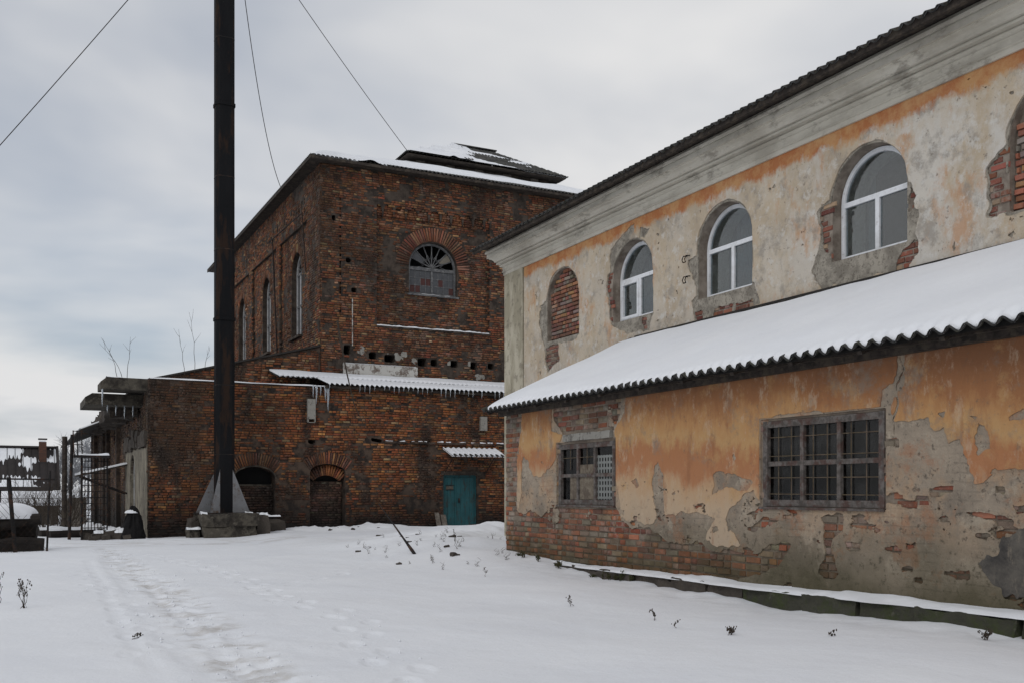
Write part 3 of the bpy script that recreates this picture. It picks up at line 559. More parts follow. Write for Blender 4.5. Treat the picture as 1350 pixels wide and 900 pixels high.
# ------------------------------------------------------------ lean-to in front of the hall
LT = thing('lean_to', (9.0, 8.0, 0), 'low ochre plastered lean-to with peeling walls and snowy corrugated roof in front of the hall', 'outbuilding')
fA = frW(7.6)
LW = [(11.88, 13.5, .87, 1.79), (7.03, 8.79, .90, 1.855)]          # window openings Y0, Y1, z0, z1
us = np.arange(-2, 15.361, .06); zs = np.arange(-.6, 2.47, .03); U, Z = np.meshgrid(us, zs)
def rect_out(U, Z, r): return np.maximum(np.maximum(r[0]-U, U-r[1]), np.maximum(r[2]-Z, Z-r[3]))
F0 = np.minimum(np.minimum(rect_out(U, Z, LW[0]), rect_out(U, Z, LW[1])), 15.36-U+1e-4)
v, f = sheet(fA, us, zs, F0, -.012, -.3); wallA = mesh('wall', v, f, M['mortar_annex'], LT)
mb = MB(); mb.box(7.62, 10.2, 15.06, 15.36, -.6, 2.55); mb.add([(7.62, 15.06, 2.55), (10.2, 15.06, 2.55), (10.2, 15.06, 3.75), (7.62, 15.36, 2.55), (10.2, 15.36, 2.55), (10.2, 15.36, 3.75)], [(0, 2, 1), (3, 4, 5), (0, 3, 5, 2), (1, 2, 5, 4)])
build(mb, 'end_wall', M['brick_plain'], LT)
mb = MB(); mb.box(7.62, 10.2, -2.0, -1.7, -.6, 2.6); build(mb, 'end_wall', M['brick_plain'], LT)
us = np.arange(0, 15.36, .014); zs = np.arange(-.3, 2.47, .014); U, Z = np.meshgrid(us, zs)
wob = .02*fbm(U*2.2, Z*2.2, 5, 5, .6)+.012*fbm(U*11, Z*11, 6, 3)
win = np.minimum(rect_out(U, Z, (11.84, 13.54, .85, 1.82)), rect_out(U, Z, (7.0, 8.82, .88, 1.88)))
bare = np.full(U.shape, -9.); Uw = U+.07*fbm(U*2.4, Z*2.4, 201, 5, .6); Zw = Z+.055*fbm(U*2.4, Z*2.4, 202, 5, .6)
for p in MASK_B: bare = np.maximum(bare, sd_poly(Uw, Zw, p))
for k, ((c0, z0), (c1, z1)) in enumerate(MASK_BC): bare = np.maximum(bare, -np.maximum(np.abs(Uw-c0)-(.07 if k % 3 else .12), np.abs(Zw-z0)-.035))
spk = .24*fbm(U*3.0, Z*5.5, 61, 5, .62)-.125-.16*np.clip(Z-.6, 0, 2)                # scattered losses low on the wall
spk = np.where(U < 11.5, spk, spk+.03)
bare = np.maximum(bare, np.where(Z < 1.15, spk, -9))
isl = .10-.30*np.abs(fbm(U*2.7, Z*3.3, 91, 5, .6))                          # render left clinging inside the bare area
bare = np.where((bare > 0) & (U < 14.6), np.minimum(bare, .2*fbm(U*3.1, Z*4.2, 92, 5, .62)+.13+.12*sstep(.55, .1, Z)), bare)
crack = sd_line(U+.02*fbm(U*9, Z*9, 71, 3), Z, MASK_CR)
Fg = np.minimum(np.minimum(-(bare+wob), win), 15.34-U+.02*fbm(U*4, Z*4, 15, 3))
Fg = np.minimum(Fg, crack-.006-.004*fbm(U*8, Z*8, 72, 3))
v, f = sheet(fA, us, zs, Fg, .013, -.012); mesh('grey_render_coat', v, f, M['grey'], LT)
oc = sd_poly(Uw, Zw, MASK_O2); oc = np.maximum(oc, sd_poly(Uw, Zw, MASK_O1)); oc = np.maximum(oc, sd_poly(Uw, Zw, MASK_O1b))
oc = np.where(U < 4.1, Z-1.35+.25*fbm(U*1.2, Z*1.2, 66, 3), oc)
for p in MASK_OG: oc = np.minimum(oc, -sd_poly(Uw, Zw, p))
pits = .045-.1*fbm(U*5, Z*6, 33, 5, .6)
Fo = np.minimum(np.minimum(oc+wob*.7, win-.004), np.minimum(crack-.009, 15.33-U))
Fo = np.minimum(Fo, .075-.115*fbm(U*5.5, Z*6.5, 34, 5, .65)+.045*np.clip(Z-.6, 0, 2))
Fo = np.minimum(Fo, Fg-.012)
v, f = sheet(fA, us, zs, Fo, .021, .012); mesh('ochre_coat', v, f, M['ochre'], LT)
dk = sd_poly(Uw, Zw, MASK_D)+wob*2.5
v, f = sheet(fA, us, zs, np.minimum(dk, Z+.2), .017, .0); mesh('cement_patch', v, f, M['cement'], LT)
# bricks where the coats are gone
cu, cz, hu, hz = courses(-.2+.2, 15.35, -.26, 2.4, .083, .262, .013, .55, 8)
def sample(F, u, z):
    i = np.clip(np.round((u-us[0])/.014).astype(int), 0, F.shape[1]-1); j = np.clip(np.round((z-zs[0])/.014).astype(int), 0, F.shape[0]-1); return F[j, i]
def exposed(F, cu, cz, hu, hz):
    e = np.zeros(len(cu), bool); cnt = np.zeros(len(cu))
    for a in (-1, -.5, 0, .5, 1):
        for b in (-1, 0, 1): s_ = sample(F, cu+a*hu, cz+b*hz) < 0; e |= s_; cnt += s_
    return e, cnt
vis, cnt = exposed(Fg, cu, cz, hu, hz)
clr = np.minimum(rect_out(cu, cz, LW[0]), rect_out(cu, cz, LW[1])) > .035
clr &= ~((np.abs(cu-12.63) < .78) & (np.abs(cz-1.88) < .10))
vis &= clr
cu, cz, hu, hz, cnt = cu[vis], cz[vis], hu[vis], hz[vis], cnt[vis]
cols = palette(len(cu), [(.29, .105, .05), (.235, .075, .04), (.32, .14, .07), (.16, .065, .044), (.23, .165, .12)], [5, 4.5, 3, 2.4, 2.2], .2, 4)
smear = (((cu > 14.6) & (cz > .5)) | (cz > 1.5) | ((cu < 11.4) & (cz > .3))) & (np.random.default_rng(3).random(len(cu)) < .72)
cols[smear] = palette(int(smear.sum()), [(.25, .2, .155), (.2, .155, .12), (.27, .18, .13)], [3, 2, 2], .14, 9)
dep = np.hypot(7.6, cu); area = hu*hz*cnt/dep**2; order = np.argsort(-area)
big, rest = order[:300], order[300:]
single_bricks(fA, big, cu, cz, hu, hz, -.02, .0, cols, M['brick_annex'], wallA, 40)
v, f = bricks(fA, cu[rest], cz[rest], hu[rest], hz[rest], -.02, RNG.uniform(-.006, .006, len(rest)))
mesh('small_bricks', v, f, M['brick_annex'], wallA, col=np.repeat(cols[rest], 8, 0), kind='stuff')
# windows of the lean-to
def bar_window(name, r, xs_split, z_split, label, grid, parent):
    y0, y1, z0, z1 = r; fr = MB(); t = .075
    e = .004
    fr.box(7.60, 7.70, y0+e, y0+t, z0, z1); fr.box(7.60, 7.70, y1-t, y1-e, z0, z1); fr.box(7.603, 7.697, y0+t, y1-t, z1-t, z1-e); fr.box(7.603, 7.697, y0+t, y1-t, z0+e, z0+t)
    w = build(fr, 'window', M['wood_frame'], parent, label=label)
    for y in xs_split: b = MB(); b.box(7.608, 7.69, y-.026, y+.026, z0+t, z1-t); build(b, 'mullion', M['wood_frame'], w)
    b = MB(); b.box(7.612, 7.686, y0+t, y1-t, z_split-.026, z_split+.026); build(b, 'transom', M['wood_frame'], w)
    ys = [y0+t]+list(xs_split)+[y1-t]; zs_ = [z0+t, z_split, z1-t]
    for a, b_ in zip(ys[:-1], ys[1:]):
        for c, e_ in zip(zs_[:-1], zs_[1:]):
            b = MB(); b.box(7.648, 7.653, a, b_, c, e_); build(b, 'pane', M['glass_dirty'], w)
    for (ya, za, yb, zb) in grid: b = MB(); b.tube([(7.632, ya, za), (7.632, yb, zb)], .0055, 6); build(b, 'grille_bar', M['rod'], w)
    return w
M['rod'] = mat('rusty_grille_rod', wood_fn((.13, .1, .06), (.08, .06, .045), (.15, .11, .08)))
y0, y1, z0, z1 = LW[1]; cw = (y1-y0-.15)/3; s1, s2 = y0+.075+cw, y0+.075+2*cw
gr = []
for k in range(3):
    a = y0+.075+cw*k
    for q in (.34, .72): gr.append((a+cw*q, z0+.07, a+cw*q, z1-.07))
for zz in (1.03, 1.21, 1.45, 1.66): gr.append((y0+.07, zz, y1-.07, zz+.01))
w2 = bar_window('window', LW[1], (s1, s2), 1.375, 'wide six-light barred window with grey frame', gr, LT)
# things dimly seen inside the wide window
mb = MB(); mb.add([(7.85, y0+.1, 1.55), (7.95, y0+.75, 1.60), (7.95, y0+.75, 1.0), (7.85, y0+.1, .95)], [(0, 1, 2, 3)])
mb.add([(7.78, y0+.8, 1.58), (7.80, y1-.1, 1.62), (7.84, y1-.1, .92), (7.82, y0+.8, .94)], [(0, 1, 2, 3)]); build(mb, 'inner_sheeting', M['polythene'], w2)
y0, y1, z0, z1 = LW[0]; cw = (y1-y0-.15)/3; s1, s2 = y0+.075+cw, y0+.075+2*cw
gr = []
for k in (1, 2):
    a = y0+.075+cw*k
    gr.append((a+cw*.5, 1.4, a+cw*.5, z1-.07)); gr.append((a+.02, 1.58, a+cw-.02, 1.58))
w1 = bar_window('window', LW[0], (s1, s2), 1.31, 'small six-light window patched with boards and perforated sheet', gr, LT)
# perforated sheet in the near third, boards in the middle third
us2 = np.linspace(y0+.08, s1-.02, 90); zs2 = np.linspace(z0+.08, z1-.19, 150); U2, Z2 = np.meshgrid(us2, zs2)
F2 = np.minimum.reduce([U2-us2[0]-.002, us2[-1]-.002-U2, Z2-zs2[0]-.002, zs2[-1]-.002-Z2])
hx = (U2-us2[0]-.05) % .075-.0375; hz2 = (Z2-zs2[0]-.03) % .085-.0425
hole = np.maximum(np.abs(hx)-.018, np.abs(hz2)-.026)
v, f = sheet(frW(7.646), us2, zs2, np.minimum(F2, hole), .003, .0); mesh('perforated_sheet', v, f, M['perforated'], w1)
mb = MB(); mb.box(7.634, 7.645, s1+.03, s2-.03, z0+.08, 1.285); build(mb, 'board', M['plywood'], w1)
mb = MB(); mb.box(7.636, 7.646, s1+.03, s2-.03, 1.335, 1.47); build(mb, 'board', M['plywood'], w1)
mb = MB(); mb.box(7.635, 7.645, s2+.03, s2+.26, z0+.08, 1.285); build(mb, 'board', M['plywood'], w1)
mb = MB(); mb.add([(7.72, s2+.1, 1.70), (7.74, y1-.05, 1.72), (7.74, y1-.05, .95), (7.72, s2+.1, .95)], [(0, 1, 2, 3)]); build(mb, 'inner_sheeting', M['polythene'], w1)
mb = MB(); rough(mb, 7.56, 7.8, 11.95, 13.3, 1.83, 1.935, 10, .012, 5, 2); build(mb, 'lintel', M['concrete_pale'], LT)
for r in LW: mb = MB(); mb.box(7.56, 7.62, r[0]-.02, r[1]+.02, r[2]-.03, r[2]-.004); build(mb, 'window_sill', M['wood_frame'], LT)
# room behind
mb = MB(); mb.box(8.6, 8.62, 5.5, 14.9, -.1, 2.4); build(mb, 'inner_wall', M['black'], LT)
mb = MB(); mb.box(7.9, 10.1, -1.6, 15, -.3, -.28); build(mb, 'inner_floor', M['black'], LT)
# roof
sl = math.atan2(1.42, 3.06); upA = (math.cos(sl), 0, math.sin(sl)); aY = (0, 1, 0); PITCH = .173; SW = PITCH*6
y = 15.48-SW
k = 0
while y > -2.2:
    v, f = corr((7.20, y, 2.455), aY, upA, SW-.006, 1.80, PITCH, .031, .011, 10); mesh('roof_sheet', v, f, M['asbestos'], LT, smooth=False)
    v, f = corr((7.20+upA[0]*1.68, y, 2.455+upA[2]*1.68+.02), aY, upA, SW-.006, 1.70, PITCH); mesh('roof_sheet', v, f, M['asbestos'], LT)
    y -= SW; k += 1
L0 = y+SW
def hA(U, V):
    n = fbm(U*.9, V*.9, 51, 3); wv = .031*np.cos(2*np.pi*U/PITCH)
    t = sstep(-.01, .15, V+.02*fbm(U*2.5, 0*U, 52, 2))
    fin = wv*.9+.004+.004*fbm(U*3, V*3, 54, 2)
    h = fin*(1-t)+t*(.085+.016*n)+.05*wv*(1-sstep(.15, .4, V))*t+.02*fbm(U*.5, V*.7, 58, 3)*t*sstep(.1, .5, V)-.03*(1-sstep(.1, .5, V))*t
    end = sstep(0, .12, 15.47-L0-U); near = 1-.75*sstep(3.0, 3.36, V); h = fin*(1-end)+h*end
    return h*near
v, f = blanket((7.222, L0, 2.461), aY, upA, 15.47-L0, 3.36, hA, .022, .05, lambda u, v: .031*np.cos(2*np.pi*u/PITCH)-.008); mesh('snow_cover', v, f, M['snow'], LT, smooth=True)
mb = MB(); mb.box(7.27, 7.31, -2.1, 15.42, 2.415, 2.478); build(mb, 'eave_board', M['eave_shade'], LT)  # coloured near black to paint the shade in the hollows under the sheet waves
mb = MB(); mb.box(7.48, 7.56, -2.1, 15.40, 2.36, 2.42); build(mb, 'wall_plate', M['wood_dark'], LT)
mb = MB(); mb.box(7.42, 7.6, -2.0, 15.4, 2.42, 2.44); build(mb, 'soffit', M['wood_dark'], LT)
mb = MB(); mb.beam((7.3, 15.44, 2.42), (10.25, 15.44, 3.79), .03, .09); build(mb, 'verge_board', M['wood_dark'], LT)
for yy in np.arange(-1.5, 15.3, .95): mb = MB(); mb.beam((7.28, yy, 2.41), (10.2, yy, 3.76), .06, .07); build(mb, 'rafter', M['wood_dark'], LT)
mb = MB(); mb.beam((10.235, -2, 3.90), (10.235, 15.3, 3.90), .05, .03); build(mb, 'flashing', M['roofing'], LT)
# footing ledge with its own snow
segs = [(12.9, 13.6, -.05, 'brick'), (12.2, 12.87, -.04, 'brick'), (11.2, 12.17, -.05, 'brick'), (10.3, 11.17, -.035, 'brick'), (9.6, 10.26, -.03, 'brick'), (8.95, 9.57, -.02, 'brick'), (7.95, 8.92, -.015, 'c'), (7.2, 7.93, .0, 'c'), (6.5, 7.16, .015, 'c'), (5.45, 6.48, .005, 'c'), (4.3, 5.42, .03, 'c'), (1.2, 4.27, .03, 'c'), (-2, 1.17, .03, 'c')]
for k, (a, b, top, kd) in enumerate(segs):
    mb = MB(); rough(mb, (7.40 if kd == 'c' else 7.44)+(.0, .025, -.012, .018, -.02)[k % 5], 7.605, a, b, -.5, top, 22, .022 if kd == 'c' else .028, 5.5, k); build(mb, 'footing_block', M['concrete_green'] if kd == 'c' else M['stone'], LT)
us3 = np.arange(0, 14.4, .04); ws = np.linspace(0, 1, 7); UU, WW = np.meshgrid(us3, ws)
topz = np.interp(us3, [0, 5.5, 7.5, 7.6, 9, 10.3, 12.2, 13.6, 14.4], [.035, .03, .005, -.015, -.015, -.02, -.035, -.045, -.06])
wd = .2+.05*fbm(us3*1.7, 0*us3, 81, 4)-.03*sstep(9, 12, us3)-.05*sstep(12.5, 14, us3)
XX = 7.603-WW*wd[None]; ZZ = topz[None]+.035*np.sqrt(np.clip(1-WW**2.2, 0, 1))*(1+.6*fbm(UU*2.2, WW, 82, 3))-.014+.018*(1-WW)
ii = np.arange(XX.size).reshape(XX.shape); F = np.stack([ii[:-1, :-1], ii[:-1, 1:], ii[1:, 1:], ii[1:, :-1]], -1).reshape(-1, 4)
mesh('ledge_snow', np.stack([XX, UU, ZZ], -1).reshape(-1, 3), F, M['snow'], LT, smooth=True)

# ------------------------------------------------------------ hall
HL = thing('hall', (16, 8, 0), 'tall cream plastered hall with deep cornice and white arched windows behind the lean-to', 'building')
fH = frW(10.28); HX1 = 22.0; HY0, HY1 = -4.0, 20.71
ARCH = [(18.06, .67), (15.47, .68), (12.80, .68), (9.79, .66), (7.02, .66)]; SILL, SPR, RISE = 4.27, 5.06, .65
us = np.arange(HY0, HY1+.03, .05); us[-1] = HY1; zs = np.arange(-.6, 6.9, .05); U, Z = np.meshgrid(us, zs)
Fh = np.full(U.shape, 9.)
for c, h in ARCH: Fh = np.minimum(Fh, sd_arch(U, Z, c, h, SILL, SPR, RISE))
v, f = sheet(fH, us, zs, Fh, -.012, -.24); wallH = mesh('wall', v, f, M['mortar_pale'], HL)
mb = MB(); mb.box(10.3, HX1, HY1-.3, HY1, -.6, 6.85); mb.add([(10.3, HY1, 6.85), (HX1, HY1, 6.85), (16.15, HY1, 9.3)], [(0, 1, 2)]); build(mb, 'end_wall', M['cream'], HL)
mb = MB(); mb.box(10.3, HX1, HY0, HY0+.3, -.6, 6.85); mb.add([(10.3, HY0, 6.85), (HX1, HY0, 6.85), (16.15, HY0, 9.3)], [(0, 1, 2)]); build(mb, 'end_wall', M['cream'], HL)
mb = MB(); mb.box(HX1-.3, HX1, HY0+.3, HY1-.3, -.6, 6.85); build(mb, 'rear_wall', M['cream'], HL)
mb = MB(); mb.box(12.5, 12.55, HY0+.3, HY1-.3, 0, 6.8); build(mb, 'inner_wall', M['house_wall'], HL)
us = np.arange(4.5, 19.80, .02); zs = np.arange(3.3, 6.2, .02); U, Z = np.meshgrid(us, zs)
wob = .02*fbm(U*2.6, Z*2.6, 105, 5, .6)+.012*fbm(U*11, Z*11, 106, 3); Uw = U+.06*fbm(U*2.6, Z*2.6, 211, 5, .6); Zw = Z+.05*fbm(U*2.6, Z*2.6, 212, 5, .6)
op = np.full(U.shape, 9.)
for c, h in ARCH: op = np.minimum(op, sd_arch(U, Z, c, h, SILL, SPR, RISE))
bm = np.full(U.shape, -9.); gm = np.full(U.shape, -9.)
for p in MASK_BM: bm = np.maximum(bm, sd_poly(Uw, Zw, p))
for p in MASK_G: gm = np.maximum(gm, sd_poly(Uw, Zw, p))
Fg = np.minimum(np.minimum(-(bm+wob*1.3), op-.004), 19.79-U)
v, f = sheet(fH, us, zs, Fg, .012, -.012); mesh('grey_render_coat', v, f, M['grey_up'], HL)
Fc = np.minimum(np.minimum(-(gm+wob), op-.03+.02*fbm(U*5, Z*5, 107, 3)), 19.78-U); Fc = np.minimum(Fc, .14-.15*fbm(U*5, Z*5.5, 108, 5, .65)); Fc = np.minimum(Fc, Fg-.01)
v, f = sheet(fH, us, zs, Fc, .030, .011); mesh('cream_plaster_coat', v, f, M['cream'], HL)
mb = MB(); mb.box(10.255, 10.29, HY0, 4.52, -.5, 6.2); mb.box(10.265, 10.292, 4.52, 15.2, -.5, 3.32); build(mb, 'plain_plaster', M['cream'], HL)
cu, cz, hu, hz = courses(7.4, 19.0, 3.6, 5.4, .08, .26, .013, .5, 18)
i = np.clip(np.round((cu-us[0])/.02).astype(int), 0, len(us)-1); j = np.clip(np.round((cz-zs[0])/.02).astype(int), 0, len(zs)-1)
ok = (bm[j, i] > -.09) & (op[j, i] > .03); cu, cz, hu, hz = cu[ok], cz[ok], hu[ok], hz[ok]
cols = palette(len(cu), [(.24, .095, .06), (.19, .07, .05), (.27, .19, .14)], [3, 3, 2], .2, 21)
single_bricks(fH, np.arange(len(cu)), cu, cz, hu, hz, -.02, .002, cols, M['brick_infill'], wallH, 12)
# bricked-up arches
for c, h in (ARCH[0], ARCH[4]):
    pnl = MB(); pnl.prism(arch_path(c, h+.02, SILL-.12, SPR, RISE+.02), frW(10.28), -.235, -.12); inf = build(pnl, 'brick_infill', M['mortar_pale'], HL, label='rough brick filling of a walled-up arched window')
    cu, cz, hu, hz = courses(c-h, c+h, SILL-.05, SPR+RISE, .083, .25, .015, .45, int(c*10))
    o = np.max([sd_arch(cu+a*hu, cz+b*hz, c, h-.004, SILL-.06, SPR, RISE) for a in (-1, 0, 1) for b in (-1, 1)], 0); ok = o < .045
    cu, cz, hu, hz = cu[ok], cz[ok], hu[ok]*.98, hz[ok]
    cols = palette(len(cu), [(.24, .10, .06), (.18, .075, .055), (.33, .15, .075), (.2, .165, .135)], [4, 3, 2, 2.2], .25, int(c*7))
    single_bricks(frW(10.28), np.arange(len(cu)), cu, cz, hu, hz, -.13, -.075, cols, M['brick_infill'], inf, 26, tilt=.05)
# white arched windows
for wi, (c, h) in enumerate(ARCH[1:4]):
    fw = frW(10.28); hh = h-.012; t = .062
    o = arch_path(c, hh, SILL+.01, SPR, RISE-.012, 24); i_ = arch_path(c, hh-t, SILL+.01+t, SPR, RISE-.012-t, 24)
    w = build(MB().ring(o, i_, fw, -.225, -.165), 'window', M['pvc'], HL)
    mb = MB(); mb.box(10.448, 10.502, c-hh+t, c+hh-t, SPR-.035, SPR+.035); build(mb, 'transom', M['pvc'], w)
    mb = MB(); mb.box(10.446, 10.504, c-.035, c+.035, SILL+t, SPR-.035); build(mb, 'mullion', M['pvc'], w)
    if wi == 0:
        a, b = c+.035, c+hh-t; mb = MB(); mb.ring([(a, SILL+t), (b, SILL+t), (b, SPR-.035), (a, SPR-.035)], [(a+.05, SILL+t+.05), (b-.05, SILL+t+.05), (b-.05, SPR-.085), (a+.05, SPR-.085)], fw, -.22, -.15); build(mb, 'casement', M['pvc'], w)
    for a, b in ((c-hh+t, c-.035), (c+.035, c+hh-t)): mb = MB(); mb.box(10.476, 10.48, a, b, SILL+t, SPR-.035); build(mb, 'pane', M['glass'], w)
    ap = [(c+(hh-t)*math.cos(math.pi*k/20), SPR+.035+(RISE-.012-t-.035)*math.sin(math.pi*k/20)) for k in range(21)]
    build(MB().prism(ap, fw, -.2, -.196), 'pane', M['glass'], w)
    mb = MB(); mb.box(10.40, 10.50, c-hh, c+hh, SILL-.03, SILL+.008); build(mb, 'window_sill', M['pvc'], w)
    build(MB().ring(arch_path(c, h+.10, SILL-.1, SPR, RISE+.1, 24), arch_path(c, h-.02, SILL+.02, SPR, RISE-.02, 24), fw, -.62, -.245), 'inner_reveal', M['cornice'], w)
    # curtain hanging inside
    yy = np.linspace(c-.75, c+.75, 70); xx = 10.98+.03*np.sin(yy*37+wi)+.02*np.sin(yy*17); vv = [(x, y_, z_) for x, y_ in zip(xx, yy) for z_ in (4.0, 5.8)]
    keep = [(2*k, 2*k+1, 2*k+3, 2*k+2) for k in range(69) if abs((yy[k]-c)-(.1, -.2, .2)[wi]) > (.12, .3, .34)[wi]]
    mesh('curtain', vv, keep, M['curtain'], w)
# corner pilaster, cornice, eaves
mb = MB(); mb.box(10.225, 10.30, 19.80, 20.72, -.5, 6.14); build(mb, 'pilaster', M['pilaster'], HL)
prof = [(-.05, 6.075), (.06, 6.075), (.06, 6.14), (.085, 6.15), (.085, 6.165), (.07, 6.17), (.07, 6.265), (.10, 6.27), (.125, 6.285), (.125, 6.305), (.10, 6.315), (.10, 6.33), (.185, 6.335), (.185, 6.365), (.165, 6.37), (.165, 6.385), (.215, 6.39), (.225, 6.42), (.26, 6.455), (.31, 6.475), (.315, 6.48), (.315, 6.488), (.35, 6.49), (.35, 6.575), (.335, 6.58), (.335, 6.59), (.375, 6.595), (.385, 6.63), (.36, 6.68), (-.05, 6.69)]
n = len(prof); V = [(10.28-d_, HY0, z_) for d_, z_ in prof]+[(10.28-d_, HY1+d_, z_) for d_, z_ in prof]+[(HX1, HY1+d_, z_) for d_, z_ in prof]
build(MB().add(V, [(s_*n+k, s_*n+k+1, (s_+1)*n+k+1, (s_+1)*n+k) for s_ in (0, 1) for k in range(n-1)]), 'cornice', M['cornice'], HL)
sh = math.atan(.42); upH = (math.cos(sh), 0, math.sin(sh)); y = 21.2-SW
while y > -4.2:
    v, f = corr((9.55, y, 6.655), aY, upH, SW-.006, 1.75, PITCH); mesh('roof_sheet', v, f, M['asbestos'], HL); y -= SW
v, f = corr((9.55+upH[0]*1.65, y+SW, 6.655+upH[2]*1.65+.025), aY, upH, 21.2-y-SW, 5.45, PITCH, seg=4); mesh('upper_roof', v, f, M['asbestos'], HL)
v, f = corr((16.1+6.6, y+SW, 9.42-6.6*.42), aY, (-upH[0], 0, upH[2]), 21.2-y-SW, 7.1, PITCH, seg=4); mesh('rear_roof', v, f, M['asbestos'], HL)
Lh = y+SW
def hH(U, V):
    n = fbm(U*.6, V*.6, 151, 3); t = sstep(.12, .6, V+.25*fbm(U*.7, 0*U, 152, 3)); return (.026*np.cos(2*np.pi*U/PITCH)-.012)*(1-t)+t*(.07+.02*n)
v, f = blanket((9.59, Lh, 6.673), aY, upH, 21.15-Lh, 6.9, hH, .03, .1, lambda u, v: .026*np.cos(2*np.pi*(u)/PITCH)-.008); mesh('snow_cover', v, f, M['snow'], HL, smooth=True)
mb = MB(); mb.box(9.66, 10.3, HY0, 21.1, 6.695, 6.715); build(mb, 'soffit', M['wood_dark'], HL)
mb = MB(); mb.box(9.60, 9.66, HY0-.1, 21.15, 6.58, 6.69); build(mb, 'eave_board', M['wood_dark'], HL)
# pairs of iron hooks
for (yh, zh) in ((13.72, 5.0), (13.71, 4.65)):
    mb = MB()
    for o in (-.035, .035): mb.tube([(10.25, yh+o, zh+.05), (10.17, yh+o, zh+.04), (10.14, yh+o, zh-.03), (10.16, yh+o, zh-.07)], .010, 5)
    mb.tube([(10.16, yh-.035, zh-.07), (10.16, yh+.035, zh-.07)], .010, 5); build(mb, 'iron_hook', M['iron'], HL)
for zz in (3.0+.85, 4.35): mb = MB(); mb.tube([(10.26, 20.74, zz), (10.2, 20.80, zz), (10.18, 20.82, zz+.1)], .015, 5); build(mb, 'iron_hook', M['iron'], HL)

# ------------------------------------------------------------ brick engine house (tower)
TW = thing('brick_engine_house', (19, 44, 0), 'tall dark red brick block with hipped roof lantern and arched windows behind the steel stack', 'building')
TX0, TX1, TY0, TY1 = 9.76, 28.4, 34.5, 54.0; TZ = 12.7
fT = frS(TY0); fTW = frW(TX0)
BT = [(.185, .074, .034), (.145, .054, .026), (.225, .112, .052), (.10, .042, .024), (.28, .175, .095), (.19, .06, .028)]; WT = [6, 5, 2.6, 1.6, .8, 1.6]
def pan_S(U, Z):
    r = np.full(np.shape(U), 9.)
    for c in (14.135, 21.0):
        uu = np.clip(np.abs(((U-c+.2275) % .455)-.2275)/.2, 0, 1); top = 11.35+.17*np.sqrt(1-uu**2)-.3*(np.abs(((U-c+.2275) % .455)-.2275) > .2)
        r = np.minimum(r, np.maximum(np.maximum(np.abs(U-c)-2.275, 7.1-Z), Z-top))
    return np.minimum(r, np.maximum(np.abs(U-10.5)-.035, np.maximum(7.2-Z, Z-11.6)))
def pan_W(U, Z):
    r = np.full(np.shape(U), 9.)
    for a, b in ((36.25, 40.55), (41.05, 45.75), (46.25, 51.0)): r = np.minimum(r, np.maximum(np.maximum(a-U, U-b), np.maximum(6.0-Z, Z-11.1)))
    sl_ = np.maximum(np.abs((U % .38)-.19)-.075, np.maximum(11.45-Z, Z-12.0)); sl_ = np.where((U > 36.5) & (U < 51), sl_, 9.); return np.minimum(r, sl_)
S_WIN = (14.12, .97, 8.40, 9.42, .95); W_WIN = [(38.25, .75, 7.05, 9.55, .76), (43.35, .75, 7.05, 9.55, .76), (48.45, .75, 7.05, 9.55, .76)]
HOLES = [(12.35, 5.93, .2, .14), (13.62, 5.87, .17, .15), (14.1, 5.88, .13, .13), (14.92, 5.88, .15, .13), (15.72, 5.86, .13, .14), (16.45, 5.88, .13, .12), (10.75, 6.15, .13, .17), (11.7, 6.0, .14, .13), (10.8, 9.35, .1, .09), (11.0, 8.3, .1, .09), (9.95+.3, 10.8, .07, .1)]
def op_S(U, Z):
    r = sd_arch(U, Z, *S_WIN)
    for a, b, c, e in HOLES: r = np.minimum(r, np.maximum(np.abs(U-a)-c, np.abs(Z-b)-e))
    return r
def op_W(U, Z):
    r = np.full(np.shape(U), 9.)
    for w in W_WIN: r = np.minimum(r, sd_arch(U, Z, *w))
    return r
